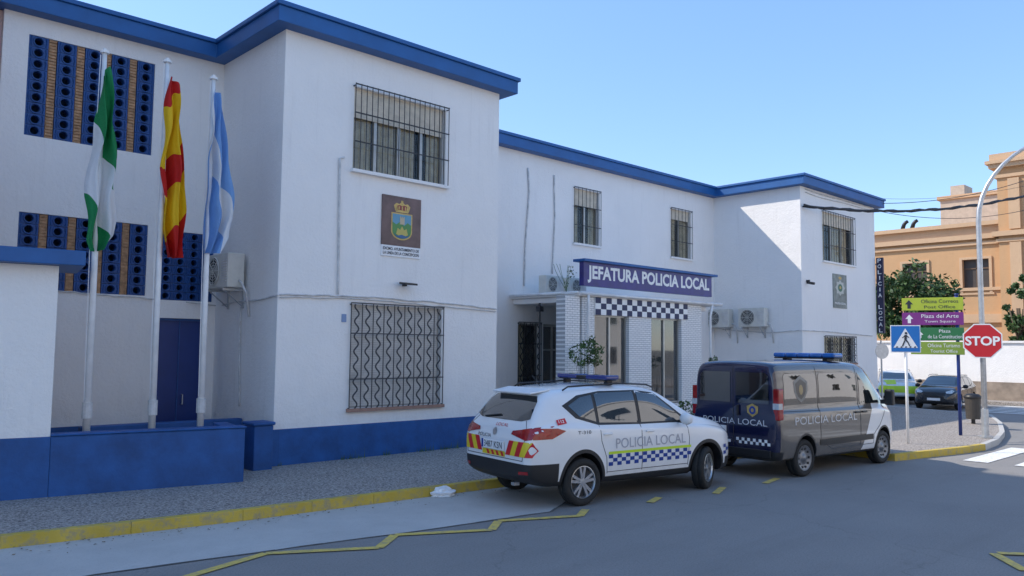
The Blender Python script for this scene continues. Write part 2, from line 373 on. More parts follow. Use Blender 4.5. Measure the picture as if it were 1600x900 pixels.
def window(root,ax,c,a0,a1,z0,z1,panels=3,grille='straight',proj=.06,shut=.35,nb=14,sill=True,curt=.7,gm=None,sm=None,gl=None,rm=None,shm=None):
    f=fmap(ax,c); w=a1-a0; fr=MB(); t=.05
    fbox(fr,f,a0,a0+t,.12,.2,z0,z1); fbox(fr,f,a1-t,a1,.12,.2,z0,z1); fbox(fr,f,a0+t,a1-t,.12,.2,z0,z0+t); fbox(fr,f,a0+t,a1-t,.12,.2,z1-t,z1)
    for k in range(1,panels):
        a=a0+w*k/panels; fbox(fr,f,a-.035,a+.035,.11,.19,z0+t,z1-t)
    W=fr.build('window',alu,root)
    p=MB(); fbox(p,f,a0+t,a1-t,.155,.16,z0+t,z1-t); p.build('pane',gl or wglass,W)
    p=MB(); fbox(p,f,a0-.02,a1+.02,.40,.42,z0-.02,z1+.02)
    for q in ((a0-.02,a0-.01),(a1+.01,a1+.02)): fbox(p,f,q[0],q[1],.22,.4,z0,z1)
    fbox(p,f,a0,a1,.22,.4,z0-.02,z0-.01); fbox(p,f,a0,a1,.22,.4,z1+.01,z1+.02); p.build('dark_room',rm or darkv,W)
    if curt:
        p=MB()
        for k in range(panels):
            b0=a0+w*k/panels+.04; b1=a0+w*(k+1)/panels-.04; Lb=b1-b0
            fr_=min(1,curt*random.uniform(.75,1.25)) if curt<1 else 1
            if k%2: b0=b1-Lb*fr_
            else: b1=b0+Lb*fr_
            m=max(4,int((b1-b0)/.02)); pts=[(b0+(b1-b0)*i/m,.19+.014*math.sin(i*1.1+k)) for i in range(m+1)]
            for i in range(m):
                p.face([f(pts[i][0],pts[i][1],z0),f(pts[i+1][0],pts[i+1][1],z0),f(pts[i+1][0],pts[i+1][1],z1),f(pts[i][0],pts[i][1],z1)])
        p.build('curtain',curtain,W,smooth=True)
    if shut>0:
        p=MB(); zb=z1-(z1-z0)*shut; z=z1
        while z>zb: fbox(p,f,a0+.05,a1-.05,.09,.105,max(z-.044,z0),z); z-=.048
        p.build('roller_shutter',shm or shutter,W)
    if grille:
        p=MB(); d=-proj
        if grille=='straight':
            for k in range(nb+1):
                a=a0-.02+(w+.04)*k/nb; p.cyl(f(a,d,z0-.05),f(a,d,z1+.05),.009,6)
            for k in range(4):
                z=z0-.03+(z1-z0+.06)*k/3; fbox(p,f,a0-.03,a1+.03,d-.012,d+.004,z-.012,z+.012)
        else:
            for k in range(nb+1):
                a=a0-.02+(w+.04)*k/nb
                if k%2==0: p.cyl(f(a,d,z0-.04),f(a,d,z1+.04),.011,6)
                else:
                    pts=[f(a+.05*math.sin(i*.60),d,z0+(z1-z0)*i/72) for i in range(73)]; p.tube(pts,.016,6)
            for z in (z0-.03,z0+.28*(z1-z0),z1-.28*(z1-z0),z1+.03): fbox(p,f,a0-.03,a1+.03,d-.012,d+.004,z-.012,z+.012)
        for a in (a0-.02,a1+.02):
            for z in (z0,z1): fbox(p,f,a-.01,a+.01,d,.02,z-.01,z+.01)
        p.build('grille',gm or iron,W)
    if sill:
        p=MB(); fbox(p,f,a0-.06,a1+.06,-max(proj,0)-.03,.12,z0-.07,z0-.005); p.build('sill',sm or stone,W)
    return W
# ---------------------------------------------------------------- police station
YA,YB,YW=14.0,17.7,16.8; XA0,XA1,XC0,XC1=7.15,12.75,27.9,34.5; ZT=8.5
PS=thing('police_station','white two storey police station with blue roof edge and blue painted base','building',(12,15,.15))
w1=rectY((553,135),(552,265),(697,172),(695,290),YA); w2=rectY((550,475),(543,636),(690,483),(688,633),YA)
m1=rectY((897,294),(896,380),(937,301),(936,384),YB); m2=rectY((1048,327),(1048,401),(1080,331),(1079,405),YB)
e1=rectY((810,505),(808,597),(844,506),(842,597),YB); e2=rectY((849,506),(848,600),(882,508),(880,600),YB)
r1=rectY((1285,332),(1285,408),(1334,341),(1334,414),YA); r2=rectY((1288,525),(1288,566),(1336,528),(1336,568),YA)
s1=rectY((46,53),(37,210),(242,100),(237,243),YW); s2=rectY((28,330),(25,448),(232,352),(226,466),YW); s3=rectY((252,357),(247,466),(336,370),(330,474),YW)
dr=rectY((245,495),(235,670),(322,500),(315,672),YW); dr=(dr[0],dr[1],.16,dr[3])
g=MB()
wall(g,'Y',YW,3.0,XA0,.1,ZT,[s1,s2,s3,dr])
wall(g,'X',XA0,YA,YW,.1,ZT,[])
wall(g,'Y',YA,XA0,XA1,.1,ZT,[w1,w2])
g.face([(XA1,YA,.1),(XA1,YB,.1),(XA1,YB,ZT),(XA1,YA,ZT)])
e1=(e1[0],e1[1],.9,e1[3]); e2=(e2[0],e2[1],.17,e2[3])
wall(g,'Y',YB,XA1,XC0,.1,ZT,[m1,m2,e1,e2])
wall(g,'X',XC0,YA,YB,.1,ZT,[])
wall(g,'Y',YA,XC0,XC1,.1,ZT,[r1,r2])
g.face([(XC1,YA,.1),(XC1,26,.1),(XC1,26,ZT),(XC1,YA,ZT)]); g.face([(XC1,26,.1),(3,26,.1),(3,26,ZT),(XC1,26,ZT)]); g.face([(3,26,.1),(3,YW,.1),(3,YW,ZT),(3,26,ZT)])
g.build('wall',white,PS,fix=False)
o_=.32
g=MB(); rp=[(1.9,YW-o_),(XA0-o_,YW-o_),(XA0-o_,YA-o_),(XA1+o_,YA-o_),(XA1+o_,YB-o_),(XC0-o_,YB-o_),(XC0-o_,YA-o_),(XC1+o_,YA-o_),(XC1+o_,26.3),(1.9,26.3)]
g.prism([(x,y,ZT) for x,y in rp],(0,0,.30))
def grow(P,e):
    s=[(0,-1),(-1,-1),(-1,-1),(1,-1),(1,-1),(-1,-1),(-1,-1),(1,-1),(1,1),(0,1)]
    return [(x+a*e,y+b*e) for (x,y),(a,b) in zip(P,s)]
g.prism([(x,y,ZT+.30) for x,y in grow(rp,.05)],(0,0,.09))
g.build('roof_edge',bluef,PS,bevel=.012)
zb=.82
for bs_ in ((3.0,dr[0],YW-.02,YW+.1),(dr[1],XA0-.02,YW-.02,YW+.1),(XA0-.02,XA0+.1,YA-.02,YW+.1),(XA0+.102,XA1+.02,YA-.02,YA+.1),(XA1+.022,e2[0],YB-.02,YB+.1),(XC0-.02,XC0+.1,YA-.02,YB-.02),(XC0+.102,XC1+.02,YA-.02,YA+.1)):
    g=MB(); g.box(*bs_,.1,zb); g.build('base_band',bluep,PS)
window(PS,'Y',YA,*w1,panels=4,nb=18,proj=.09,shut=.34,curt=.9,sm=white)
window(PS,'Y',YA,*w2,panels=3,grille='wavy',nb=18,proj=.05,shut=.97,curt=.9,gm=irong,rm=dimv,shm=shutl)
window(PS,'Y',YB,*m1,panels=2,nb=7,shut=.3,sm=white); window(PS,'Y',YB,*m2,panels=2,nb=6,shut=.2,sm=white)
window(PS,'Y',YB,*e1,panels=1,grille='wavy',nb=8,shut=0,curt=.5,rm=dimv)
window(PS,'Y',YA,*r1,panels=3,nb=13,shut=.25,sm=white); window(PS,'Y',YA,*r2,panels=3,grille='wavy',nb=14,shut=0)
f=fmap('Y',YB); g=MB()
for a,b in ((e2[0],e2[0]+.07),(e2[1]-.07,e2[1]),((e2[0]+e2[1])/2-.04,(e2[0]+e2[1])/2+.04)): fbox(g,f,a,b,.08,.14,e2[2],e2[3])
fbox(g,f,e2[0],e2[1],.082,.138,e2[3]-.08,e2[3]); fbox(g,f,e2[0],e2[1],.082,.138,2.3,2.36); fbox(g,f,e2[0],e2[1],.082,.138,e2[2],e2[2]+.12)
D=g.build('entrance_door',alu,PS); g=MB(); fbox(g,f,e2[0],e2[1],.1,.11,e2[2],e2[3]); g.build('glass',shopglass,D); g=MB(); fbox(g,f,e2[0],e2[1],.6,.62,e2[2],e2[3]); g.build('dark_room',dimv,D)
g=MB(); f=fmap('Y',YW); fbox(g,f,dr[0],dr[1],.1,.16,dr[2],dr[3]); mid=(dr[0]+dr[1])/2
D=g.build('door',blued,PS); g=MB(); fbox(g,f,dr[0]+.002,dr[0]+.05,.05,.099,dr[2],dr[3]); fbox(g,f,dr[1]-.05,dr[1]-.002,.05,.099,dr[2],dr[3]); fbox(g,f,mid-.01,mid+.01,.08,.099,dr[2],dr[3]-.05)
fbox(g,f,dr[0]+.05,dr[1]-.05,.05,.099,dr[3]-.05,dr[3]-.002); g.build('door_frame',bluelat,D)
g=MB(); g.tube([f(mid+.1,.099,1.15),f(mid+.1,.04,1.15),f(mid+.1,.04,1.35),f(mid+.1,.099,1.35)],.012); g.build('handle',galv,D)
dimb=M('dim_blue_room',(.03,.07,.16),.8)
def screen(rc,pattern,label):
    a0,a1,z0,z1=rc; f=fmap('Y',YW); g=MB(); KW=.45; tot=sum({'b':1.0,'k':KW}[c] for c in pattern); u=(a1-a0)/tot; a=a0
    rows=max(3,round((z1-z0)/(u*.62))); hb=(z1-z0)/rows; bk=MB()
    for c in pattern:
        if c=='b':
            for r_ in range(rows):
                zc=z0+hb*(r_+.5); cx=a+u/2; n=16; rad=min(u,hb)*.33; vs=[]
                def sq(t):
                    x=math.cos(t); y=math.sin(t); m=max(abs(x),abs(y)); return x/m*(u/2-.003),y/m*(hb/2-.004)
                for d in (.02,.14):
                    for k in range(n):
                        sx,sz=sq(2*math.pi*k/n); vs.append(f(cx+sx,d,zc+sz))
                    for k in range(n):
                        t=2*math.pi*k/n; vs.append(f(cx+rad*math.cos(t),d,zc+rad*math.sin(t)))
                fs=[]
                for k in range(n):
                    k2=(k+1)%n; fs+= [(k,k2,n+k2,n+k),(n+k,n+k2,3*n+k2,3*n+k),(k,k2,2*n+k2,2*n+k)]
                g.add(vs,fs)
                g.tube([f(cx+rad*1.25*math.cos(2*math.pi*k/n),.012,zc+rad*1.25*math.sin(2*math.pi*k/n)) for k in range(n+1)],.014,5)
                for sx_ in (-1,1): g.tube([f(cx+sx_*u*.36,.015,zc-hb*.4),f(cx+sx_*u*.40,.015,zc),f(cx+sx_*u*.36,.015,zc+hb*.4)],.01,4)
            a+=u
        else:
            z=z0; w=u*KW
            while z<z1-.02:
                z2=min(z+.052,z1); fbox(bk,f,a+.012,a+w-.012,.03+random.uniform(0,.012),.16,z,z2-.009); z+=.06
            fbox(bk,f,a+.002,a+w-.002,.06,.139,z0+.002,z1-.002); a+=w
    fbox(g,f,a0,a1,.165,.2,z0,z0+.04); fbox(g,f,a0,a1,.165,.2,z1-.04,z1)
    S=g.build('lattice_screen',bluelat,PS,smooth=False); S['label']=label
    if bk.v: bk.build('brick_strip',brick,S)
    d=MB(); fbox(d,f,a0,a1,.5,.52,z0,z1); fbox(d,f,a0-.01,a0,.2,.5,z0,z1); fbox(d,f,a1,a1+.01,.2,.5,z0,z1); fbox(d,f,a0,a1,.2,.5,z1,z1+.01); fbox(d,f,a0,a1,.2,.5,z0-.01,z0); d.build('dark_room',dimb,S)
screen(s1,'bkbkbkbkb','upper blue lattice screen with brick strips')
screen(s2,'bkbkbkbkb','lower blue lattice screen with brick strips')
screen(s3,'bbbb','plain blue lattice screen above the door')
def ypl(pts,Y,r=.018,d=-.03,jit=.0,name='conduit'):
    P=[]
    for a,b in zip(pts[:-1],pts[1:]):
        n=max(2,int(math.dist(a,b)/12))
        for k in range(n): P.append((a[0]+(b[0]-a[0])*k/n,a[1]+(b[1]-a[1])*k/n+random.uniform(-jit,jit)))
    P.append(pts[-1]); g=MB(); g.tube([YP(u,v,Y)+Vector((0,d,0)) for u,v in P],r,6); g.build(name,greyp,PS,smooth=True)
ypl([(436,460),(560,463),(700,474),(774,483)],YA,.018,jit=1); ypl([(436,464),(560,467),(774,487)],YA,.012,jit=1)
ypl([(537,246),(530,248),(527,460)],YA,.022)
ypl([(824,262),(826,300),(820,380),(818,447)],YB,.028,jit=1); ypl([(865,274),(866,340),(862,428)],YB,.024)
ypl([(340,478),(290,472)],YW,.014); ypl([(240,467),(90,455)],YW,.014,jit=1)
ypl([(1250,516),(1300,519),(1362,525)],YA,.018,jit=.5); ypl([(1257,296),(1300,309),(1362,325)],YA,.022,jit=.8); ypl([(1257,301),(1300,314),(1362,329)],YA,.014,jit=.8)
for pts,X in (([(436,461),(410,468),(370,472),(345,478)],XA0),([(378,480),(376,560),(376,650)],XA0),([(1250,516),(1200,520),(1115,514)],XC0)):
    P=[]
    for a,b in zip(pts[:-1],pts[1:]):
        for k in range(6): P.append(XP(a[0]+(b[0]-a[0])*k/6,a[1]+(b[1]-a[1])*k/6,X)+Vector((-.03,0,0)))
    g=MB(); g.tube(P,.016,6); g.build('conduit',greyp,PS,smooth=True)
# ---- portico
PX0,PX1,PY=16.66,23.8,14.9; FY=14.99
g=MB(); g.box(PX0,PX1,PY,YB-.002,3.86,3.98); g.box(PX0+.12,PX1-.1,FY+.36,YB-.004,3.70,3.858); g.build('canopy',white,PS,bevel=.02)
g=MB(); g.tube([(PX0+.05,PY-.05,3.94),(PX1+.1,PY-.05,3.92)],.05); g.build('gutter_pipe',polew,PS,smooth=True)
g=MB(); g.tube([(PX0-.04,PY,3.95),(PX0-.04,YB-.05,3.95)],.045); g.build('gutter_pipe',polew,PS,smooth=True)
g=MB(); g.tube([(PX0+.35,PY-.05,3.9),(PX0+.40,PY+.0,3.6),(PX0+.40,PY+.0,.2)],.04); g.build('downpipe',polew,PS,smooth=True)
g=MB(); g.tube([(PX1-.5,PY-.05,3.9),(PX1-.55,PY+.0,3.5),(PX1-.55,PY+.0,.2)],.04); g.build('downpipe',polew,PS,smooth=True)
def xat(u,v=540): return YP(u,v,FY).x
ck=rectY((930,465),(930,492),(1074,475),(1074,499),FY-.03)
cols=[(883,906),(910,929),(983,1018),(1065,1096)]
for a,b in cols:
    g=MB(); g.box(xat(a),xat(b),FY,FY+.35,.15,3.855); g.build('painted_brick_pillar',wbrick,PS,bevel=.008)
pw1=(xat(929),xat(983),.7,ck[2]); pw2=(xat(1018),xat(1065),.7,ck[2])
for q in (pw1,pw2):
    g=MB(); g.box(q[0]+.002,q[1]-.002,FY+.05,FY+.33,.15,.68); g.build('painted_brick_parapet',wbrick,PS)
    g=MB(); g.box(q[0]+.002,q[1]-.002,FY+.02,FY+.33,q[3]+.002,3.85); g.build('lintel',white,PS)
    window(PS,'Y',FY+.0,*q,panels=2,grille=None,proj=0,nb=5,shut=0,sill=False,curt=.3,gl=shopglass,rm=dimv)
xr_=e2[1]+.25
g=MB(); g.box(xat(1096)-.3,xat(1096)-.002,FY+.352,YB-.01,.15,3.699); g.build('room_wall',wbrick,PS)
g=MB(); g.box(xr_,xr_+.15,FY+.9,YB-.01,.15,3.699); g.box(xr_,xat(1096)-.302,FY+.75,FY+.898,.15,3.699); g.build('room_wall',white,PS)
g=MB(); g.box(ck[0],ck[1],FY-.04,FY-.003,ck[2],ck[3]); C_=g.build('checkered_band',wsgn,PS)
g=MB(); n=19; s=(ck[1]-ck[0])/n; hh=(ck[3]-ck[2])/3
for i in range(n):
    for j in range(3):
        if (i+j)%2==0: g.face([(ck[0]+s*i,FY-.043,ck[2]+hh*j),(ck[0]+s*(i+1),FY-.043,ck[2]+hh*j),(ck[0]+s*(i+1),FY-.043,ck[2]+hh*(j+1)),(ck[0]+s*i,FY-.043,ck[2]+hh*(j+1))])
g.build('blue_square',flat('check_blue',(.008,.016,.075)),C_,fix=False)
p=YP(843,540,16.4); g=MB(); g.cyl((p.x,16.4,.15),(p.x,16.4,3.70),.028,10); g.box(p.x-.08,p.x+.08,16.32,16.48,3.45,3.60); g.build('canopy_post',iron,PS,smooth=False)
# ---- main sign
sg=rectY((912,403),(912,446),(1112,437),(1112,464),PY-.08); ys=PY-.08
S=thing('building_sign','long navy sign reading JEFATURA POLICIA LOCAL above the entrance canopy','sign',((sg[0]+sg[1])/2,ys,sg[2]))
g=MB(); g.box(sg[0],sg[1],ys,ys+.16,sg[2],sg[3]); g.build('sign_board',navy,S)
g=MB(); g.box(sg[0]-.06,sg[1]+.22,ys-.10,ys+.35,sg[3]+.002,sg[3]+.075); g.build('blue_hood',bluef,S)
g=MB(); vs,fs=textdata('JEFATURA POLICIA LOCAL',.035); W_=sg[1]-sg[0]; cx=(sg[0]+sg[1])/2; cz=(sg[2]+sg[3])/2
g.add([(cx+a*W_*.95,ys-.006,cz+b*(sg[3]-sg[2])*.74) for a,b in vs],fs); g.build('lettering',wsgn,S,fix=False)
# ---- coat of arms sign
a0,a1,z0,z1=rectY((596,303),(595,400),(657,313),(655,404),YA); cx=(a0+a1)/2; w=a1-a0; h=z1-z0; zc=z0+h*.18
S=thing('coat_of_arms_plaque','brown wall plaque with crowned city shield over a white caption strip','plaque',(cx,YA,z0))
f=lambda u,v,d:(a0+w*u,YA-.03-d,z0+h*v)
g=MB(); g.box(a0,a1,YA-.03,YA-.001,zc,z1); g.build('brown_panel',M('brown_enamel',(.13,.075,.07),.3,var=.5,vs=2),S)
g=MB(); g.box(a0,a1,YA-.028,YA-.001,z0,zc-.002); g.build('caption_strip',wsgn,S)
g=MB()
for t,vy in (('EXCMO. AYUNTAMIENTO DE',.125),('LA LINEA DE LA CONCEPCION',.055)):
    vs,fs=textdata(t,.02); g.add([f(.5+a*.92,vy+b*.05,.003) for a,b in vs],fs)
g.build('caption_lettering',flat('caption_black',(.03,.03,.04)),S,fix=False)
def uvpoly(mat,pts,d,name,Sx=None):
    g=MB(); g.face([f(u,v,d) for u,v in pts]); return g.build(name,mat,Sx or S,fix=False)
def sq_(pts,s=.92): return [((u-.5)*s+.5,(v-.52)*s+.54) for u,v in pts]
sh=[(.24,.70),(.24,.40)]+circ(.5,.40,.26,.14,12,180,360)[1:-1]+[(.76,.40),(.76,.70)]
uvpoly(gold,sq_([((u-.5)*1.13+.5,(v-.48)*1.1+.48) for u,v in sh]),.003,'shield_border')
uvpoly(flat('shield_blue',(.14,.34,.46)),sq_(sh),.006,'shield')
uvpoly(flat('shield_green',(.10,.28,.08)),sq_([(.24,.55),(.24,.40)]+circ(.5,.40,.26,.14,12,180,360)[1:-1]+[(.76,.40),(.76,.52),(.66,.56),(.56,.5),(.46,.57),(.34,.51)]),.009,'shield_hill')
uvpoly(flat('shield_yellow',(.55,.46,.12)),sq_([(.34,.34),(.38,.45),(.45,.42),(.5,.49),(.56,.42),(.63,.45),(.67,.34),(.5,.28)]),.012,'shield_field')
uvpoly(flat('shield_water',(.05,.14,.30)),sq_([(.27,.36),(.36,.31),(.5,.335),(.64,.31),(.73,.36),(.65,.285),(.5,.265),(.35,.285)]),.014,'shield_water')
uvpoly(flat('shield_tower',(.55,.45,.30)),sq_([(.44,.52),(.44,.66),(.47,.66),(.47,.64),(.49,.64),(.49,.66),(.52,.66),(.52,.64),(.54,.64),(.54,.66),(.57,.66),(.57,.52)]),.012,'shield_tower')
uvpoly(gold,sq_([(.33,.735),(.67,.735),(.70,.78),(.73,.85),(.66,.90),(.58,.885),(.53,.915),(.53,.95),(.47,.95),(.47,.915),(.42,.885),(.34,.90),(.27,.85),(.30,.78)]),.004,'crown')
uvpoly(flat('crown_red',(.3,.06,.05)),sq_([(.38,.775),(.62,.775),(.64,.85),(.57,.87),(.5,.85),(.43,.87),(.36,.85)]),.007,'crown_lining')
for u in (.41,.5,.59): uvpoly(gold,sq_(circ(u,.81,.018,.04,8)),.01,'crown_arch')
a0,a1,z0,z1=rectY((1301,427),(1301,480),(1322,431),(1322,483),YA); w=a1-a0; h=z1-z0
S=thing('police_badge_plaque','small grey wall plaque with round police badge below the far upper window','plaque',((a0+a1)/2,YA,z0))
g=MB(); g.box(a0,a1,YA-.03,YA-.001,z0,z1); g.build('plaque_panel',M('plaque_grey',(.17,.20,.19),.4,var=.5,vs=3),S)
star=[((.5+(.36 if k%2==0 else .27)*math.cos(R(k*22.5+90))),(.6+(.24 if k%2==0 else .18)*math.sin(R(k*22.5+90)))) for k in range(16)]
uvpoly(M('badge_silver',(.45,.47,.45),.4,.3),star,.003,'badge_star'); uvpoly(flat('badge_dark',(.05,.16,.10)),circ(.5,.6,.17,.115,12),.006,'badge_center'); uvpoly(gold,[(.44,.57),(.56,.57),(.57,.63),(.5,.66),(.43,.63)],.009,'badge_crest')
uvpoly(gold,[(.42,.85),(.58,.85),(.62,.91),(.5,.94),(.38,.91)],.003,'badge_crown')
g=MB(); vs,fs=textdata('POLICIA LOCAL',.02); g.add([f(.5+a*.8,.14+b*.06,.004) for a,b in vs],fs); g.build('caption_lettering',wsgn,S,fix=False)
zt=YP(1368,400,YA-.3).z; zb2=YP(1368,520,YA-.3).z
S=thing('vertical_sign','narrow navy vertical sign projecting from the far corner of the station','sign',(XC1+.05,YA-.1,zb2))
g=MB(); g.box(XC1+.03,XC1+.15,YA-.30,YA-.03,zb2,zt); g.build('sign_board',darknavy,S); g=MB()
n=13
for i,ch in enumerate('POLICIA LOCAL'):
    if ch==' ': continue
    vs,fs=textdata(ch,.01); zc_=zt-(zt-zb2)*(i+.5)/n; wd=.04 if ch=='I' else .15
    g.add([(XC1+.024,YA-.165-a*wd,zc_+b*(zt-zb2)/n*.66) for a,b in vs],fs)
g.build('lettering',wsgn,S,fix=False)
for zz_ in (zt-.3,zb2+.3): g=MB(); g.box(XC1,XC1+.09,YA-.03,YA+.1,zz_,zz_+.04); g.build('bracket',iron,S)
p=YP(630,446,YA)
S=thing('wall_lamp','small dark wall floodlight below the coat of arms plaque','wall lamp',(p.x,YA,p.z))
g=MB(); g.prism([(p.x-.16,YA-.30,p.z-.01),(p.x+.16,YA-.30,p.z-.01),(p.x+.16,YA-.30,p.z+.03),(p.x-.16,YA-.30,p.z+.03)],(0,.22,.03)); g.build('lamp_head',blk,S)
g=MB(); g.box(p.x-.03,p.x+.03,YA-.1,YA,p.z-.02,p.z+.06); g.build('bracket',iron,S)
p=YP(1258,441,YA)
g=MB(); g.cyl((XC0+.4,YA-.02,p.z),(XC0+.4,YA-.3,p.z-.06),.05,10); g.box(XC0+.37,XC0+.43,YA-.12,YA,p.z+.03,p.z+.09); tag(g.build('security_camera',blk),'small black camera on the near corner of the far station block','camera')
p=YP(537,497,YA)
g=MB(); g.box(p.x-.05,p.x+.05,YA-.02,YA-.001,p.z-.08,p.z+.08); tag(g.build('number_plaque',M('plaque_blue',(.2,.3,.5),.4)),'tiny pale blue plate on the wall left of the lower barred window','plaque')
# ---------------------------------------------------------------- air conditioners
def aircon():
    t=thing('air_conditioner','x','air conditioner')
    w,d,h=.88,.32,.60
    g=MB(); g.box(-w/2,w/2,-d,0,0,h); g.build('casing',acm,t,rel=False,bevel=.02)
    g=MB(); g.lathe([(.0,-d-.004),(.235,-d-.004)],28); g.v=[v+Vector((-.12,0,h/2)) for v in g.v]; g.build('fan_opening',acd,t,rel=False)
    g=MB()
    for rr in (.06,.11,.16,.21,.245): 
        g.tube([(-.12+rr*math.cos(R(a)),-d-.02,h/2+rr*math.sin(R(a))) for a in range(0,361,20)],.006 if rr<.24 else .012,5)
    for a in range(0,360,45): g.tube([(-.12,-d-.022,h/2),(-.12+.245*math.cos(R(a)),-d-.02,h/2+.245*math.sin(R(a)))],.005,5)
    g.build('fan_guard',acm,t,rel=False)
    g=MB()
    for k in range(9): g.box(.2,.4,-d-.012,-d+.002,.1+k*.045,.12+k*.045)
    g.build('side_louvre',greyp,t,rel=False)
    g=MB()
    for x in (-.3,.3): g.box(x-.02,x+.02,-d-.02,.08,-.05,-.01); g.box(x-.015,x+.015,.04,.08,-.35,-.05); g.tube([(x,-d,-.04),(x,.05,-.32)],.012,5)
    g.build('bracket',galv,t,rel=False)
    g=MB(); g.tube([(w/2,-.1,.12),(w/2+.1,-.1,.08),(w/2+.13,-.02,-.1),(w/2+.13,.05,-.5)],.022,8); g.build('refrigerant_pipe',greyp,t,rel=False,smooth=True)
    return t
ac=aircon()
p=XP(370,452,XA0); ac.location=(XA0-.08,p.y,p.z); ac.rotation_euler=(0,0,-R(90)); ac.scale=(1.15,1.1,1.15)
ac['label']='large weathered air conditioner on the left return wall beside the flags'
for (u,v,kind,lab) in ((1128,512,'X','air conditioner on the far return wall, the one nearer the entrance canopy'),(1182,511,'X','air conditioner on the far return wall, the one nearer the street corner'),
        (855,447,'Y','air conditioner on the canopy roof, farther left of the long navy sign'),(892,447,'Y','air conditioner on the canopy roof, touching the left end of the navy sign')):
    c=dup(ac); c.scale=(1,1,1)
    if kind=='X': p=XP(u,v,XC0); c.location=(XC0-.08,p.y,p.z); c.scale=(1.25,1,1.2)
    else: p=YP(u,v,16.9); c.rotation_euler=(0,0,0); c.location=(p.x,16.9,4.03); c.scale=(.85,1,.9)
    c['label']=lab; c['group']='air conditioners on the station'
ac['group']='air conditioners on the station'
# ---------------------------------------------------------------- left porch and low wall
A=GP(0,782,.15); B=GP(380,752,.15); dv=(B-A).normalized(); nv=Vector((-dv.y,dv.x,0))
def LP(s,d,z): q=A+dv*s+nv*d; return (q.x,q.y,z)
L=(B-A).length
s80=min(range(400),key=lambda k:abs((A+dv*(k*.01)).to_2d().angle_signed(ray(78,690).to_2d())) )*.01
T=thing('entrance_lodge','low white lodge with blue flat roof at the left edge of the frontage','building',LP(s80-2,1,.15))
g=MB(); g.prism([LP(-6,.0,1.02),LP(s80,.0,1.02),LP(s80,1.1,1.02),LP(-6,1.1,1.02)],(0,0,2.52)); g.build('wall',white,T)
g=MB(); g.prism([LP(-6,-.02,.1),LP(s80+.002,-.02,.1),LP(s80+.002,1.1,.1),LP(-6,1.1,.1)],(0,0,.918)); g.build('base_band',bluep,T)
g=MB(); g.prism([LP(-6,-.25,3.545),LP(s80+.33,-.25,3.545),LP(s80+.33,1.4,3.545),LP(-6,1.4,3.545)],(0,0,.22)); g.build('roof_edge',bluef,T,bevel=.012)
g=MB(); g.prism([LP(s80+.004,-.02,.1),LP(L,-.02,.1),LP(L,.25,.1),LP(s80+.004,.25,.1)],(0,0,.92)); g.prism([LP(L-.25,.252,.1),LP(L,.252,.1),LP(L,1.25,.1),LP(L-.25,1.25,.1)],(0,0,.919))
g.prism([LP(s80+.002,-.04,1.022),LP(L+.02,-.04,1.022),LP(L+.02,.27,1.022),LP(s80+.002,.27,1.022)],(0,0,.03))
tag(g.build('garden_wall',bluep,bevel=.02),'low blue painted garden wall in front of the flagpoles','wall')
g=MB(); g.box(6.62,6.99,13.68,14.1,.1,.94); g.box(6.59,7.02,13.65,14.13,.942,1.0); tag(g.build('blue_pier',bluep,bevel=.02),'squat blue pier between the garden wall and the station corner','pier')
g=MB(); g.box(4.2,7.1,15.2,15.4,.1,.95); tag(g.build('planter_wall',bluep,bevel=.02),'inner blue planter wall behind the flagpoles before the door','wall')
# ---------------------------------------------------------------- flagpoles and flags
def pole(px,top,lab):
    b=YP(px[0],px[1],14.0); t=YP(top[0],top[1],14.0); x=(b.x+t.x)/2
    T=thing('flagpole',lab,'flagpole',(x,14,.15),group=None)
    g=MB(); g.cyl((x,14,.15),(x,14,t.z),.06,14,.036); g.build('pole',polew,T,smooth=True)
    g=MB(); g.cyl((x,14,t.z),(x,14,t.z+.04),.07,14); g.cyl((x,14,t.z+.041),(x,14,t.z+.08),.03,10); g.build('finial',polew,T)
    g=MB(); g.cyl((x,14,.15),(x,14,.2),.15,14); g.build('base_plate',galv,T)
    g=MB(); g.cyl((x,14,1.2),(x,14,1.45),.078,12); g.build('rope_cleat',greyp,T)
    g=MB(); g.tube([(x-.07,13.96,t.z-.05),(x-.1,13.95,(t.z+1.5)/2),(x-.07,13.95,1.5)],.006,5); g.build('halyard',wsgn,T)
pole((132,678),(166,84),'left flagpole flying the green and white flag')
pole((228,672),(270,100),'middle flagpole flying the red and yellow flag')
pole((309,670),(337,125),'right flagpole flying the pale blue and white flag')
def flagmat(name,stops):
    mt,nt,b,co=newm(name)
    uv=nt.nodes.new('ShaderNodeUVMap'); sp=nt.nodes.new('ShaderNodeSeparateXYZ'); nt.links.new(uv.outputs[0],sp.inputs[0])
    rp_=nt.nodes.new('ShaderNodeValToRGB'); rp_.color_ramp.interpolation='CONSTANT'; e=rp_.color_ramp.elements
    e[0].position=0; e[0].color=(*stops[0][1],1)
    e[1].position=stops[1][0]; e[1].color=(*stops[1][1],1)
    for p_,c in stops[2:]:
        q=e.new(p_); q.color=(*c,1)
    nt.links.new(sp.outputs[0],rp_.inputs[0]); b.inputs['Roughness'].default_value=.7
    tl=nt.nodes.new('ShaderNodeBsdfTranslucent'); mx=nt.nodes.new('ShaderNodeMixShader'); mx.inputs[0].default_value=.3
    nt.links.new(rp_.outputs[0],b.inputs['Base Color']); nt.links.new(rp_.outputs[0],tl.inputs[0])
    bumpn(nt,b,noise(nt,co,9,3),.4,.05)
    nt.links.new(b.outputs[0],mx.inputs[1]); nt.links.new(tl.outputs[0],mx.inputs[2]); nt.links.new(mx.outputs[0],nt.nodes['Material Output'].inputs[0])
    return mt
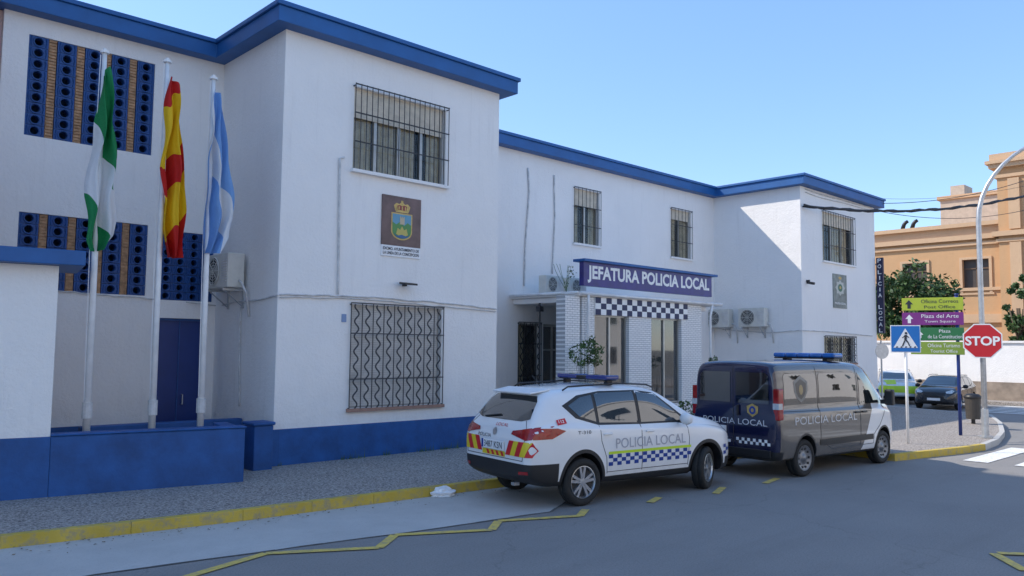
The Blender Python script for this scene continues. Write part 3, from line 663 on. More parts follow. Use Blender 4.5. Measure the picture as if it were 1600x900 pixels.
def flag(tab,mat,shear,sk,lab,Y=13.93,ph=0):
    NS,NT=30,76; vs=[]; uvs=[]
    ys=[r_[0] for r_ in tab]
    for j in range(NT+1):
        t=j/NT; y=ys[0]+(ys[-1]-ys[0])*t
        xl=np.interp(y,ys,[r_[1] for r_ in tab]); xr=np.interp(y,ys,[r_[2] for r_ in tab])
        for i in range(NS+1):
            s=i/NS; u=xl+(xr-xl)*s
            p=YP(u,y+sk*(s-.5)*min(1,(1-t)*4+.3),Y)
            amp=.15*min(1,.25+t*1.6)
            p.y+=amp*math.sin(s*12+t*3.0+ph)+.05*math.sin(s*27+t*5+ph)*min(1,t*2)+.03*math.sin(t*13+s*4)-.05
            p.x+=.025*math.sin(t*17+s*6+ph)
            vs.append(p); uvs.append((min(.999,max(0,t+shear*(s-.5)+.02*math.sin(s*12+ph))),s))
    me=bpy.data.meshes.new('flag'); fs=[]
    for j in range(NT):
        for i in range(NS): fs.append((j*(NS+1)+i,j*(NS+1)+i+1,(j+1)*(NS+1)+i+1,(j+1)*(NS+1)+i))
    o0=vs[0].copy()
    me.from_pydata([tuple(v-o0) for v in vs],[],fs); ul=me.uv_layers.new(name='UVMap')
    for lp in me.loops: ul.data[lp.index].uv=uvs[lp.vertex_index]
    for p_ in me.polygons: p_.use_smooth=True
    me.materials.append(mat); o=bpy.data.objects.new('flag',me); col.objects.link(o); o.location=o0
    tag(o,lab,'flag')
GR=(.012,.26,.08); WH=(.84,.84,.84); RD=(.60,.015,.012); YE=(.88,.56,.01); LB=(.22,.42,.76)
flag([(112,160,170),(160,155,175),(210,147,180),(250,139,182),(300,134,181),(350,132,182),(372,132,179),(392,140,162)],flagmat('green_white_flag',[(0,GR),(.47,WH),(.87,GR)]),-.42,-14,'limp green and white flag hanging on the left pole',ph=.5)
flag([(126,265,278),(170,259,282),(230,252,285),(270,247,289),(320,249,288),(360,251,284),(402,260,280)],flagmat('red_yellow_flag',[(0,RD),(.09,YE),(.44,RD),(.60,YE),(.84,RD)]),.2,14,'limp red and yellow flag hanging on the middle pole',ph=2)
flag([(145,335,343),(190,328,349),(250,321,354),(300,319,358),(340,318,359),(370,316,352),(396,317,335)],flagmat('blue_white_flag',[(0,LB),(.36,WH),(.66,LB)]),-.75,8,'limp pale blue and white flag hanging on the right pole',ph=3.4)
# ---------------------------------------------------------------- neighbours
def simple_building(name,lab,x0,x1,y0,y1,zt,mat,faces,sx=3.4,sz=3.2,z0=.0,trim=None):
    T=thing(name,lab,'building',((x0+x1)/2,(y0+y1)/2,0))
    g=MB(); g.box(x0,x1,y0,y1,z0,zt); g.build('wall',mat,T)
    g=MB(); g.box(x0-.25,x1+.25,y0-.25,y1+.25,zt+.002,zt+.4); g.build('roof_edge',trim or mat,T)
    cnt=0
    for fc in faces:
        n=int(((x1-x0) if fc in 'NS' else (y1-y0))/sx)
        for k in range(n):
            for j in range(int(zt/sz)):
                if cnt>60: continue
                cnt+=1
                z=j*sz+1.1
                if fc in 'NS':
                    xc=x0+(x1-x0)*(k+.5)/n; yy=y1 if fc=='N' else y0; s=1 if fc=='N' else -1
                    g=MB(); g.box(xc-.55,xc+.55,yy,yy+s*.05,z,z+1.5); W=g.build('window',wsgn,T); g=MB(); g.box(xc-.48,xc+.48,yy+s*.052,yy+s*.06,z+.07,z+1.43); g.build('pane',cglass,W)
                else:
                    yc=y0+(y1-y0)*(k+.5)/n; xx=x1 if fc=='E' else x0; s=1 if fc=='E' else -1
                    g=MB(); g.box(xx,xx+s*.05,yc-.55,yc+.55,z,z+1.5); W=g.build('window',wsgn,T); g=MB(); g.box(xx+s*.052,xx+s*.06,yc-.48,yc+.48,z+.07,z+1.43); g.build('pane',cglass,W)
    return T
TW=simple_building('added_shade_block','unseen pink tower added left of the station to shade the street',-7,1.6,13.9,30,26,pinkw,'E')  # tower added out of view, height set so its shadow covers the road
g=MB(); g.box(1.602,2.998,16.9,25.9,.1,8.49); g.build('added_shade_block_annex',pinkw,TW)
simple_building('terrace_house','cream terrace across the street, left of the pair behind the viewer',-6,19,-21,-11,11.5,cream,'N')
simple_building('terrace_house','white terrace across the street, right of the pair behind the viewer',20,52,-21,-11,11,white,'N')
T=thing('perimeter_wall','long white wall with stone base across the side street','wall',(43,25,.14))
g=MB(); g.box(43,43.3,4,50,1.0,2.85); g.build('wall',white,T); g=MB(); g.box(42.93,43.35,4,50,.12,.998); g.build('stone_base',M('stone_base',(.3,.24,.19),.85,var=.3,vs=2,bump=.4,bs=15),T)
g=MB(); g.box(42.92,43.38,4,50,2.852,2.95); g.build('coping',white,T)
OX=55
T=thing('orange_mansion','large ochre orange building with cornices behind the white wall','building',(62,25,0))
oz=XP(1480,378,OX).z; oc=XP(1480,352,OX).z; yt=XP(1562,300,OX).y; tz=XP(1575,264,OX).z; tc_=XP(1575,242,OX).z
hol=[]
wy=XP(1525,430,OX).y; wz0=XP(1525,455,OX).z; wz1=XP(1525,405,OX).z
for k in range(0,7): hol.append((wy-.75+k*3.6,wy+.75+k*3.6,wz0,wz1))
g=MB(); wall(g,'X',OX,yt,48,0,oz,hol,.3); g.face([(OX,48,0),(70,48,0),(70,48,oz),(OX,48,oz)]); g.face([(OX,yt,oz),(OX,48,oz),(70,48,oz),(70,yt,oz)])
g.box(OX-.5,68,4,yt,0,tz); g.build('wall',orange,T,fix=False)
for z0,z1,pj in ((oz-.35,oz-.15,.15),(oz,oz+.3,.3),(oz+.302,oc-.25,.05),(oc-.248,oc,.35),(oz-3.2,oz-3.0,.12),(XP(1480,505,OX).z,XP(1480,492,OX).z,.18)):
    g=MB(); g.box(OX-pj,OX+.5,yt+.002,48,z0,z1); g.build('cornice',orange2,T)
for z0,z1,pj in ((tz-.6,tz-.4,.12),(tz,tz+.25,.35),(tz+.252,tz+.45,.5),(tz+.452,tc_,.3),(oz-.35,oz-.15,.12),(oz,oz+.3,.3)):
    g=MB(); g.box(OX-.5-pj,68+pj,3.5,yt+pj,z0,z1); g.build('tower_cornice',orange2,T)
sh_m=M('dark_brown_shutter',(.07,.055,.045),.5); fr_m=M('brown_frame',(.15,.09,.05),.5)
for k,h_ in enumerate(hol):
    g=MB(); y0,y1,z0,z1=h_
    for a,b,c,d in ((y0-.16,y0,z0-.1,z1+.15),(y1,y1+.16,z0-.1,z1+.15),(y0,y1,z1,z1+.15),(y0-.25,y1+.25,z0-.22,z0-.102)): g.box(OX-.08,OX+.02,a,b,c,d)
    W=g.build('window',orange2,T); g=MB(); g.box(OX+.25,OX+.27,y0,y1,z0,z1); g.build('pane',sh_m,W)
    g=MB(); g.box(OX+.2,OX+.245,(y0+y1)/2-.04,(y0+y1)/2+.04,z0,z1); g.box(OX+.2,OX+.24,y0,y1,z1-.6,z1-.52); g.build('frame',fr_m,W)
for y in (yt-.9,yt-2.6,yt-4.2):
    g=MB(); g.box(OX-.66,OX-.5,y-.3,y+.3,1,oz-.4); g.build('pilaster',orange2,T); g=MB(); g.box(OX-.66,OX-.5,y-.3,y+.3,oz+.4,tz-.7); g.build('pilaster',orange2,T)
T=thing('rooftop_block','small beige rooftop structure rising behind the orange building','building',(72,25,10))
a=XP(1470,345,70); b=XP(1566,345,70); c=XP(1500,310,70); d=XP(1488,287,70); e=XP(1500,287,70); e2_=XP(1478,287,70)
bm_=M('beige_render',(.52,.42,.33),.8)
g=MB(); g.box(70,76,b.y,a.y,6,c.z); g.build('wall',bm_,T); g=MB(); g.box(71,73,e.y,e2_.y,c.z+.002,d.z); g.build('chimney',bm_,T)
g=MB(); g.box(69.8,76.2,b.y,a.y+.2,c.z+.003,c.z+.3); g.build('parapet',orange2,T)
for u,l in ((1415,'left dark pigeon shaped siren on the orange building cornice'),(1430,'right dark pigeon shaped siren on the orange building cornice')):
    p=XP(u,352,OX-.1); g=MB(); g.tube([(OX-.1,p.y+.2,oc+.0),(OX-.1,p.y+.1,oc+.3),(OX-.1,p.y,oc+.42),(OX-.1,p.y-.15,oc+.5)],lambda t:.14-.03*t,8); g.box(OX-.15,OX-.05,p.y+.1,p.y+.2,oc-.0,oc+.2); tag(g.build('rooftop_siren',blk,smooth=True),l,'siren')
# ---------------------------------------------------------------- vegetation
def leaves(mb,c,r,n,ls,cl=14):
    for k in range(cl):
        while True:
            q=Vector((random.uniform(-1,1),random.uniform(-1,1),random.uniform(-1,1)))
            if q.length<1: break
        q=q.normalized()*(q.length**.5)
        cc=Vector(c)+Vector((q.x*r[0],q.y*r[1],q.z*r[2])); rr=min(r)*random.uniform(.25,.5)
        for j in range(n//cl):
            d=Vector((random.gauss(0,1),random.gauss(0,1),random.gauss(0,1))).normalized()*rr*random.uniform(.5,1)
            p=cc+d; a=Vector((random.gauss(0,1),random.gauss(0,1),random.gauss(0,1))).normalized(); b=a.cross(Vector((random.gauss(0,1),random.gauss(0,1),random.gauss(0,1)))).normalized()
            s=ls*random.uniform(.6,1.3); mb.c=random.choice([0,0,1]); mb.add([p-a*s,p+b*s*.45,p+a*s,p-b*s*.45],[(0,1,2,3)])
    mb.c=0
def tree(loc,h,r,lab,n=5000,ls=.16,name='tree',cat='tree',cl=45,tr=.2,th=.4,mats=None):
    T=thing(name,lab,cat,loc); x,y,z=loc; g=MB(); tp=h*th
    g.tube([(x,y,z),(x+.05,y,z+tp*.6),(x,y+.05,z+tp+.3*h)],lambda t:tr*(1-.6*t),10)
    for k in range(6):
        a=k*1.05; g.tube([(x,y,z+tp*.8+k*.05*h),(x+math.cos(a)*r[0]*.4,y+math.sin(a)*r[1]*.4,z+tp+.15*h),(x+math.cos(a)*r[0]*.75,y+math.sin(a)*r[1]*.75,z+h-r[2]*.8)],lambda t:tr*.45*(1-.7*t),6)
    g.build('trunk',bark,T,smooth=True)
    g=MB(); leaves(g,(x,y,z+h-r[2]),r,n,ls,cl); g.build('crown',mats or [leafA,leafB],T,fix=False)
p=XP(1422,530,47); tree((47.5,p.y,0),6.9,(1.75,2.0,2.1),'dark green leafy tree behind the white wall beside the station',10000,.15,cl=75)
p=XP(1595,530,46); tree((46,p.y,0),6.6,(.7,.6,2.5),'narrow dark conifer at the right edge behind the white wall',3500,.12,cl=40)
p=YP(916,560,14.2)
def shrub(loc,h,r,n,lab,ls=.06,name='shrub',tr=.02):
    tree(loc,h,r,lab,n,ls,name,'plant',cl=22,tr=tr,th=.35,mats=[leafB,leafA])
shrub((p.x,14.2,.15),2.5,(.55,.4,.42),900,'airy green shrub in front of the white canopy pillar',.045,tr=.022)
p=YP(1117,555,14.0); shrub((p.x,14.0,.15),2.0,(.28,.25,.2),240,'small leafy plant between the canopy and the police van',.045)
p=YP(1068,633,14.0); shrub((p.x,13.6,.15),.9,(.5,.4,.35),500,'low green bush partly hidden behind the police car bonnet',.05)
p=YP(885,440,15.3)
T=thing('weed','wiry leafy weed sprouting from the canopy roof left of the sign','plant',(p.x,15.3,3.98)); g=MB()
for k in range(7):
    q=Vector((p.x,15.3,3.98)); pts=[q]; dx=random.uniform(-.12,.12)
    for j in range(5): q=q+Vector((dx+random.uniform(-.03,.03),random.uniform(-.04,.04),.15)); pts.append(q)
    g.tube(pts,.006,4)
g.build('stem',leafB,T); g=MB(); leaves(g,(p.x,15.3,4.4),(.3,.25,.32),60,.035,12); g.build('foliage',[leafA,leafB],T,fix=False)
g=MB()
for k in range(420):
    x=random.uniform(7.2,12.7); q=random.uniform(.04,.12)*(1 if random.random()<.8 else 2); y=13.94+random.uniform(-.05,.02); a=random.uniform(-.04,.04)
    if math.sin(x*3)+math.sin(x*7.3)<.2: continue
    g.add([(x,y,.145),(x+.012,y,.145),(x+a,y-.03,.15+q)],[(0,1,2)])
o=g.build('weeds_at_wall_base',leafB,fix=False); o['kind']='stuff'; tag(o,'thin green weeds along the foot of the blue wall base','weeds')
# ---------------------------------------------------------------- vehicles
def evalmesh(o):
    dg=bpy.context.evaluated_depsgraph_get(); dg.update(); return bpy.data.meshes.new_from_object(o.evaluated_get(dg))
def loft(T,xs):
    ip=lambda k,x: float(np.interp(x,[p[0] for p in T[k]],[p[1] for p in T[k]]))
    rings=[]
    for x in xs:
        zb,zt,bl,wm,wr=ip('bot',x),ip('top',x),ip('belt',x),ip('w',x),ip('wr',x)
        wr=min(wr,wm-.03); wb=wm-.035; bl=min(bl,zt-.03)
        hp=[(0,zb),(wm*.86,zb),(wm*.965,zb+.05),(wm,zb+.3*(bl-zb)),(wm+.004,zb+.62*(bl-zb)),(wm-.004,bl-.045),(wm-.016,bl-.028),(wb,bl)]
        for t,bu in ((.08,.0),(.14,.004),(.5,.02),(.86,.012)): hp.append((wb-.02+(wr-wb+.02)*t+bu*T.get('bulge',1),bl+(zt-bl)*t))
        hp+=[(wr-.05,zt-.012),(wr*.5,zt+.012),(0,zt+.018)]
        full=hp+[(-a,b) for a,b in hp[-2:0:-1]]
        rings.append([(x,a,b) for a,b in full])
    n=len(rings[0])
    def sc_(rg,s,dx):
        cz=(min(p[2] for p in rg)+max(p[2] for p in rg))/2
        return [(p[0]+dx,p[1]*s,cz+(p[2]-cz)*s) for p in rg]
    rings=[sc_(rings[0],.7,-.008),sc_(rings[0],.95,-.004)]+rings+[sc_(rings[-1],.95,.004),sc_(rings[-1],.7,.008)]
    mb=MB(); vs=[p for r_ in rings for p in r_]; fs=[]
    for i in range(len(rings)-1):
        for k in range(n): fs.append((i*n+k,i*n+(k+1)%n,(i+1)*n+(k+1)%n,(i+1)*n+k))
    fs+=[tuple(range(n))[::-1],tuple(range((len(rings)-1)*n,len(rings)*n))]
    mb.add(vs,fs); return mb
class Car:
    def __init__(s,T,xs,root,paint,axles,wr_,arch,ww):
        s.root=root
        o=loft(T,xs).build('tmp',paint,None,smooth=True); m=o.modifiers.new('s','SUBSURF'); m.levels=2; m.render_levels=2
        me=evalmesh(o); bm=bmesh.new(); bm.from_mesh(me); s.bvh=BVHTree.FromBMesh(bm); bm.free(); bpy.data.objects.remove(o)
        b=bpy.data.objects.new('tmpb',me); col.objects.link(b)
        cuts=[]
        for x in axles:
            for sd in (-1,1):
                c=MB().cyl((x,sd*1.3,wr_),(x,sd*(ww-.33),wr_),arch,40).build('cut',blk); cuts.append(c)
                m=b.modifiers.new('b','BOOLEAN'); m.object=c; m.operation='DIFFERENCE'; m.solver='EXACT'
        me2=evalmesh(b); bpy.data.objects.remove(b)
        for c in cuts: bpy.data.objects.remove(c)
        body=bpy.data.objects.new('body',me2); col.objects.link(body); body.parent=root; s.body=body
        me2.materials.clear(); me2.materials.append(paint)
        for p_ in me2.polygons: p_.use_smooth=True; p_.material_index=0
        e=body.modifiers.new('e','EDGE_SPLIT'); e.split_angle=R(40)
    def hit(s,a,b,ax,off):
        if ax=='R': o=Vector((a,-4,b)); d=Vector((0,1,0))
        elif ax=='L': o=Vector((a,4,b)); d=Vector((0,-1,0))
        elif ax=='B': o=Vector((-6,a,b)); d=Vector((1,0,0))
        elif ax=='F': o=Vector((6,a,b)); d=Vector((-1,0,0))
        else: o=Vector((a,b,6)); d=Vector((0,0,-1))
        l,n,i,_=s.bvh.ray_cast(o,d)
        if l is None:
            l,n,i,_=s.bvh.find_nearest(o+d*3.2 if ax in 'RL' else o+d*3.8)
        if n.dot(d)>0: n=-n
        return l+n*off
    def polys(s,name,mat,items,ax,off=.004,mx=.09,parent=None,smooth=True):
        bm=bmesh.new()
        for vs,fs in items:
            bv=[bm.verts.new((v[0],v[1],0)) for v in vs]
            for f_ in fs:
                try: bm.faces.new([bv[i] for i in f_])
                except ValueError: pass
        bmesh.ops.triangulate(bm,faces=bm.faces)
        for _ in range(5):
            le=[e for e in bm.edges if e.calc_length()>mx]
            if not le: break
            bmesh.ops.subdivide_edges(bm,edges=le,cuts=1); bmesh.ops.triangulate(bm,faces=bm.faces)
        for v in bm.verts: v.co=s.hit(v.co.x,v.co.y,ax,off)
        for f_ in bm.faces: f_.smooth=smooth
        me=bpy.data.meshes.new(name); bm.to_mesh(me); bm.free(); me.materials.append(mat)
        o=bpy.data.objects.new(name,me); col.objects.link(o); o.parent=parent or s.root; return o
    def poly(s,name,mat,pts,ax,off=.004,mx=.09,parent=None): return s.polys(name,mat,[(pts,[tuple(range(len(pts)))])],ax,off,mx,parent)
    def text(s,name,mat,st,cx,cz,w,h,ax,off=.006,bold=.02,parent=None):
        vs,fs=textdata(st,bold); sg=1 if ax in 'RF' else -1
        return s.polys(name,mat,[([(cx+sg*a*w,cz+b*h) for a,b in vs],fs)],ax,off,.2,parent,False)
    def checks(s,name,mat,x0,x1,z0,z1,nx,nz,ax,off=.005,parent=None):
        it=[]; dx=(x1-x0)/nx; dz=(z1-z0)/nz
        for i in range(nx):
            for j in range(nz):
                if (i+j)%2==0: a=x0+dx*i; c=z0+dz*j; it.append(([(a,c),(a+dx,c),(a+dx,c+dz),(a,c+dz)],[(0,1,2,3)]))
        return s.polys(name,mat,it,ax,off,.3,parent)
    def seam(s,mb,pts,ax,r=.005):
        P=[]
        for a,b in zip(pts[:-1],pts[1:]):
            n=max(1,int(math.dist(a,b)/.06))
            for k in range(n): P.append(s.hit(a[0]+(b[0]-a[0])*k/n,a[1]+(b[1]-a[1])*k/n,ax,0))
        P.append(s.hit(*pts[-1],ax,0)); mb.tube(P,r,6)
steelm=M('steel_wheel',(.22,.23,.25),.4,.6)
def wheel(root,x,y,Rd,wd,steer=0,style='alloy'):
    sd=-1 if y<0 else 1
    g=MB(); rr=Rd*.68
    g.lathe([(0,-.05*1),(rr*.93,-.05),(rr*.93,.05),(0,.05)],28)
    Wl=g.build('wheel',blk,root,rel=False); Wl.location=(x,y,Rd); Wl.rotation_euler=(0,0,steer)
    h=wd/2
    g=MB(); g.lathe([(rr,-h*.8),(rr+.015,-h*.95),(Rd*.85,-h*1.03),(Rd*.955,-h*.92),(Rd,-h*.7),(Rd+.003,-h*.2),(Rd-.006,-h*.18),(Rd-.006,h*-.1),(Rd+.003,-h*.08),(Rd+.003,h*.2),(Rd,h*.7),(Rd*.955,h*.92),(Rd*.85,h*1.03),(rr+.015,h*.95),(rr,h*.8)],44)
    g.build('tyre',rub,Wl,rel=False,smooth=True)
    g=MB(); o=sd*h*.75
    g.lathe([(rr*1.0,sd*h*.93),(rr*.97,sd*h*.95),(rr*.93,o),(rr*.9,sd*h*.1)],36)
    if style=='alloy':
        for k in range(5):
            for dl in (-.2,.2):
                a=R(90+72*k); p0=Vector((math.cos(a+dl*.9)*rr*.16,0,math.sin(a+dl*.9)*rr*.16)); p1=Vector((math.cos(a+dl)*rr*.95,0,math.sin(a+dl)*rr*.95))
                t=(p1-p0).normalized().cross(Vector((0,1,0))); w0=.022; w1=.02
                q=[p0-t*w0,p0+t*w0,p1+t*w1,p1-t*w1]; g.prism([v+Vector((0,o-sd*.03,0)) for v in q],(0,sd*.035,0))
        g.lathe([(0,o+sd*.012),(rr*.2,o+sd*.01),(rr*.23,o-sd*.02)],20)
        g.build('rim',alloy,Wl,rel=False)
    else:
        g.lathe([(0,o+sd*.02),(rr*.25,o+sd*.015),(rr*.3,o-sd*.01),(rr*.6,o-sd*.02),(rr*.92,o+sd*.012)],36)
        g.build('rim',steelm,Wl,rel=False,smooth=True)
        g=MB()
        for k in range(10):
            a=R(36*k); g.cyl((math.cos(a)*rr*.75,o-sd*.02,math.sin(a)*rr*.75),(math.cos(a)*rr*.75,o+sd*.008,math.sin(a)*rr*.75),.022,8)
        g.build('rim_hole',blk,Wl,rel=False)
    return Wl
def paintm(name,base,bz,rear,front,ax,arch,wr_,extra=None,r=.22,met=0,trim=(.02,.02,.022),coat=.8,side=None):
    mt,nt,b,co=newm(name); sp=nt.nodes.new('ShaderNodeSeparateXYZ'); nt.links.new(co,sp.inputs[0]); x,y,z=sp.outputs
    lt=lambda a,b_:mth(nt,'LESS_THAN',a,b_); gt=lambda a,b_:mth(nt,'GREATER_THAN',a,b_); mul=lambda a,b_:mth(nt,'MULTIPLY',a,b_); mx=lambda a,b_:mth(nt,'MAXIMUM',a,b_)
    m=lt(z,bz); m=mx(m,mul(lt(x,rear[0]),lt(z,rear[1]))); m=mx(m,mul(gt(x,front[0]),lt(z,front[1])))
    for a in ax:
        dx=mth(nt,'SUBTRACT',x,a); dz=mth(nt,'SUBTRACT',z,wr_); d=mth(nt,'SQRT',mth(nt,'ADD',mul(dx,dx),mul(dz,dz))); m=mx(m,lt(d,arch))
    c=mixc(nt,ramp(nt,noise(nt,co,1.5,5),.3,.7),[v*.94 for v in base],base)
    if side: c=mixc(nt,mul(gt(mth(nt,'ABSOLUTE',y),.80),gt(x,-2.40)),c,side)  # side: tint for a reflection painted into the flank colour
    dn=mul(ramp(nt,z,.75,.3),ramp(nt,noise(nt,co,4,6,.7),.35,.7)); c=mixc(nt,mul(dn,.25),c,(.25,.22,.18))
    if extra: c=mixc(nt,extra(nt,x,y,z,mul,gt,lt,mx),c,(.82,.82,.82))
    c=mixc(nt,m,c,trim)
    nt.links.new(c,b.inputs['Base Color']); rr=mth(nt,'ADD',mth(nt,'MULTIPLY',m,.3),r); nt.links.new(rr,b.inputs['Roughness'])
    b.inputs['Metallic'].default_value=met
    nt.links.new(mth(nt,'SUBTRACT',coat,mul(m,coat)),b.inputs['Coat Weight']); b.inputs['Coat Roughness'].default_value=.05
    return mt
SUVT=dict(
 top=[(-2.28,.90),(-2.24,1.03),(-2.16,1.13),(-2.05,1.28),(-1.92,1.43),(-1.82,1.51),(-1.65,1.55),(-1.1,1.59),(-.4,1.60),(.1,1.58),(.4,1.52),(.75,1.35),(1.05,1.18),(1.2,1.115),(1.5,1.07),(1.8,1.0),(2.0,.91),(2.12,.80),(2.17,.68)],
 belt=[(-2.28,.85),(-2.24,.96),(-2.16,1.04),(-1.95,1.09),(-1.5,1.08),(-.9,1.04),(0,1.01),(1.0,.98),(1.2,.975),(1.5,.95),(1.8,.89),(2.0,.82),(2.12,.71),(2.17,.6)],
 w=[(-2.28,.74),(-2.24,.82),(-2.1,.87),(-1.8,.90),(-1.3,.915),(-.9,.885),(0,.875),(.9,.885),(1.3,.915),(1.7,.89),(1.95,.80),(2.1,.67),(2.17,.5)],
 wr=[(-2.28,.6),(-2.16,.68),(-2.0,.65),(-1.8,.62),(-1,.64),(0,.65),(.5,.64),(1.05,.71),(1.5,.73),(2.0,.6),(2.17,.4)],
 bot=[(-2.28,.42),(-2.15,.34),(-1.95,.27),(0,.23),(1.9,.23),(2.1,.29),(2.17,.38)])
SXS=[-2.28,-2.24,-2.16,-2.05,-1.92,-1.82,-1.65,-1.3,-1.0,-.6,-.2,.15,.4,.6,.8,1.0,1.2,1.4,1.6,1.8,1.95,2.06,2.13,2.17]
def scaleT(T,zs,ws=1.0):
    return {k:([(a,b*(zs if k in('top','belt') else (ws if k in('w','wr') else 1))) for a,b in v] if isinstance(v,list) else v) for k,v in T.items()}
chkb=flat('livery_blue',(.012,.05,.28),.3); ygr=flat('fluorescent_yellow',(.55,.75,.03),.4); chred=flat('reflective_red',(.6,.02,.03),.35); yelr=flat('reflective_yellow',(.75,.6,.03),.35)
gtxt=flat('silver_grey_lettering',(.38,.39,.44),.3); vtxt=flat('pale_grey_lettering',(.66,.66,.66),.4); dtxt=flat('dark_lettering',(.03,.03,.04),.4); headm=M('headlight_lens',(.55,.58,.6),.08,.3,coat=.7,var=.3,vs=12)
def car(name,lab,cat,loc,rz,paint,T,zs=1.0,steer=0,wr_=.345,livery=None,scl=(1,1,1)):
    root=thing(name,lab,cat,loc,rz)
    c=Car(T,SXS,root,paint,(-1.323,1.323),wr_ if livery!='suv' else .325,.395 if livery!='suv' else .385,.905)
    Z=lambda z:z*zs
    for ax in 'RL':
        c.poly('window_surround',blk,[(.99,Z(1.03)),(.62,Z(1.275)),(.3,Z(1.475)),(-.1,Z(1.52)),(-.85,Z(1.52)),(-1.3,Z(1.47)),(-1.62,Z(1.34)),(-1.42,Z(1.17)),(-1.0,Z(1.065)),(-.1,Z(1.04))],ax,.002)
        c.poly('side_window',cglass,[(.86,Z(1.06)),(.58,Z(1.26)),(.3,Z(1.445)),(-.1,Z(1.495)),(-.1,Z(1.065))],ax,.006)
        c.poly('side_window',cglass,[(-.17,Z(1.065)),(-.17,Z(1.497)),(-.85,Z(1.495)),(-.97,Z(1.48)),(-.97,Z(1.095))],ax,.006)
        c.poly('quarter_window',cglass,[(-1.03,Z(1.11)),(-1.03,Z(1.47)),(-1.26,Z(1.44)),(-1.51,Z(1.335)),(-1.34,Z(1.19))],ax,.006)
        for pts in ([(.86,Z(1.03)),(.90,.8),(.86,.4)],[(-.14,Z(1.5)),(-.14,.4)],[(-1.0,Z(1.06)),(-.98,.85),(-.88,.62),(-.86,.4)],[(.86,.42),(-.86,.42)]):
            g=MB(); c.seam(g,pts,ax); g.build('door_seam',blk,root,rel=False)
        for hx in (.02,-.86):
            p=c.hit(hx,Z(.94),ax,.02); g=MB(); g.box(p.x-.08,p.x+.08,p.y-.012,p.y+.012,p.z-.014,p.z+.014); g.build('door_handle',paint,root,rel=False,bevel=.008)
        s=-1 if ax=='R' else 1
        g=MB(); g.lathe([(0,-.1),(.06,-.1),(.085,-.04),(.085,.04),(.05,.1),(0,.105)],16); g.v=[Vector((.72+v.x*.8,s*(.98)+v.y,Z(1.09)+v.z)) for v in g.v]; MR=g.build('door_mirror',blk if livery!='suv' else wsgn,root,rel=False,smooth=True)
        g=MB(); g.box(.68,.76,s*.84,s*.93,Z(1.03),Z(1.07)); g.build('mirror_arm',blk,MR,rel=False)
        g=MB(); g.tube([(-1.5,s*.61,Z(1.54)),(-1.4,s*.615,Z(1.59)),(-.4,s*.62,Z(1.618)),(.2,s*.61,Z(1.595)),(.35,s*.605,Z(1.55))],.012,8); g.build('roof_rail',blk,root,rel=False,smooth=True)
        c.poly('tail_light',redl,[(s*.40,.965),(s*.42,1.01),(s*.60,1.035),(s*.86,1.085),(s*.88,.93),(s*.74,.905),(s*.62,.93)],'B',.008)
        c.poly('tail_light',redl,[(-2.2,.92),(-2.16,1.06),(-1.80,1.055),(-1.66,1.02),(-1.90,.925)],ax,.008)
        c.poly('reflector',redl,[(s*.62,.46),(s*.62,.50),(s*.78,.51),(s*.78,.47)],'B',.008)
        c.poly('headlight',headm,[(s*.5,.73),(s*.45,.80),(s*.68,.88),(s*.76,.84),(s*.7,.74)],'F',.008)
    c.poly('rear_window',cglass,[(-.66,Z(1.17)),(-.58,Z(1.39)),(-.50,Z(1.46)),(.50,Z(1.46)),(.58,Z(1.39)),(.66,Z(1.17)),(.5,Z(1.135)),(-.5,Z(1.135))],'B',.006)
    c.poly('windscreen',cglass,[(-.62,Z(1.17)),(-.55,Z(1.46)),(.55,Z(1.46)),(.62,Z(1.17))],'F',.006)
    c.poly('grille',blk,[(-.42,.62),(-.45,.76),(.45,.76),(.42,.62)],'F',.008)
    g=MB(); z=Z(1.535)
    g.prism([(-1.66,-.52,z),(-1.66,.52,z),(-1.99,.48,z-.05),(-1.99,-.48,z-.05)],(0,0,.025)); g.build('rear_spoiler',paint if livery!='suv' else wsgn,root,rel=False,bevel=.01)
    pz=.80; p=c.hit(0,pz,'B',.0); g=MB(); g.box(p.x-.03,p.x-.012,-.28,.28,pz-.06,pz+.06); PL=g.build('number_plate',wsgn,root,rel=False)
    if livery=='suv':
        g=MB(); vs,fs=textdata('3487 KSN',.0); g.add([(p.x-.034,-.02-a*.46,pz+b*.088) for a,b in vs],fs); g.build('plate_lettering',dtxt,PL,rel=False,fix=False)
        g=MB(); g.box(p.x-.033,p.x-.0305,.235,.278,pz-.058,pz+.058); g.build('country_strip',chkb,PL,rel=False)
    q=c.hit(0,.5,'F',.0); g=MB(); g.box(q.x+.012,q.x+.03,-.26,.26,.42,.53); g.build('number_plate',wsgn,root,rel=False)
    for pts in ([(.7,.64),(.72,.9),(.70,1.04),(.6,1.15)],[(-.7,.64),(-.72,.9),(-.70,1.04),(-.6,1.15)],[(-.7,.64),(.7,.64)]):
        g=MB(); c.seam(g,pts,'B'); g.build('tailgate_seam',blk,root,rel=False)
    g=MB(); pts=[c.hit(y,Z(1.16+.12*(.25-abs(y)) ),'B',.02) for y in (.02,.1,.2,.3,.4)]; g.tube(pts,.01,6); g.build('rear_wiper',blk,root,rel=False)
    for x,s in ((-1.323,0),(1.323,steer)):
        for y in (-.79,.79):
            w_=wheel(root,x,y,wr_,.215,s,'alloy')
            if livery=='suv': w_.location.z=.36/scl[2]; w_.scale=(.36/wr_/scl[0],1/scl[1],.36/wr_/scl[2])
    root.scale=scl
    return root,c
spaint=paintm('white_car_paint',(.84,.84,.84),.36,(-1.78,.60),(1.8,.46),(-1.323,1.323),.435,.325)
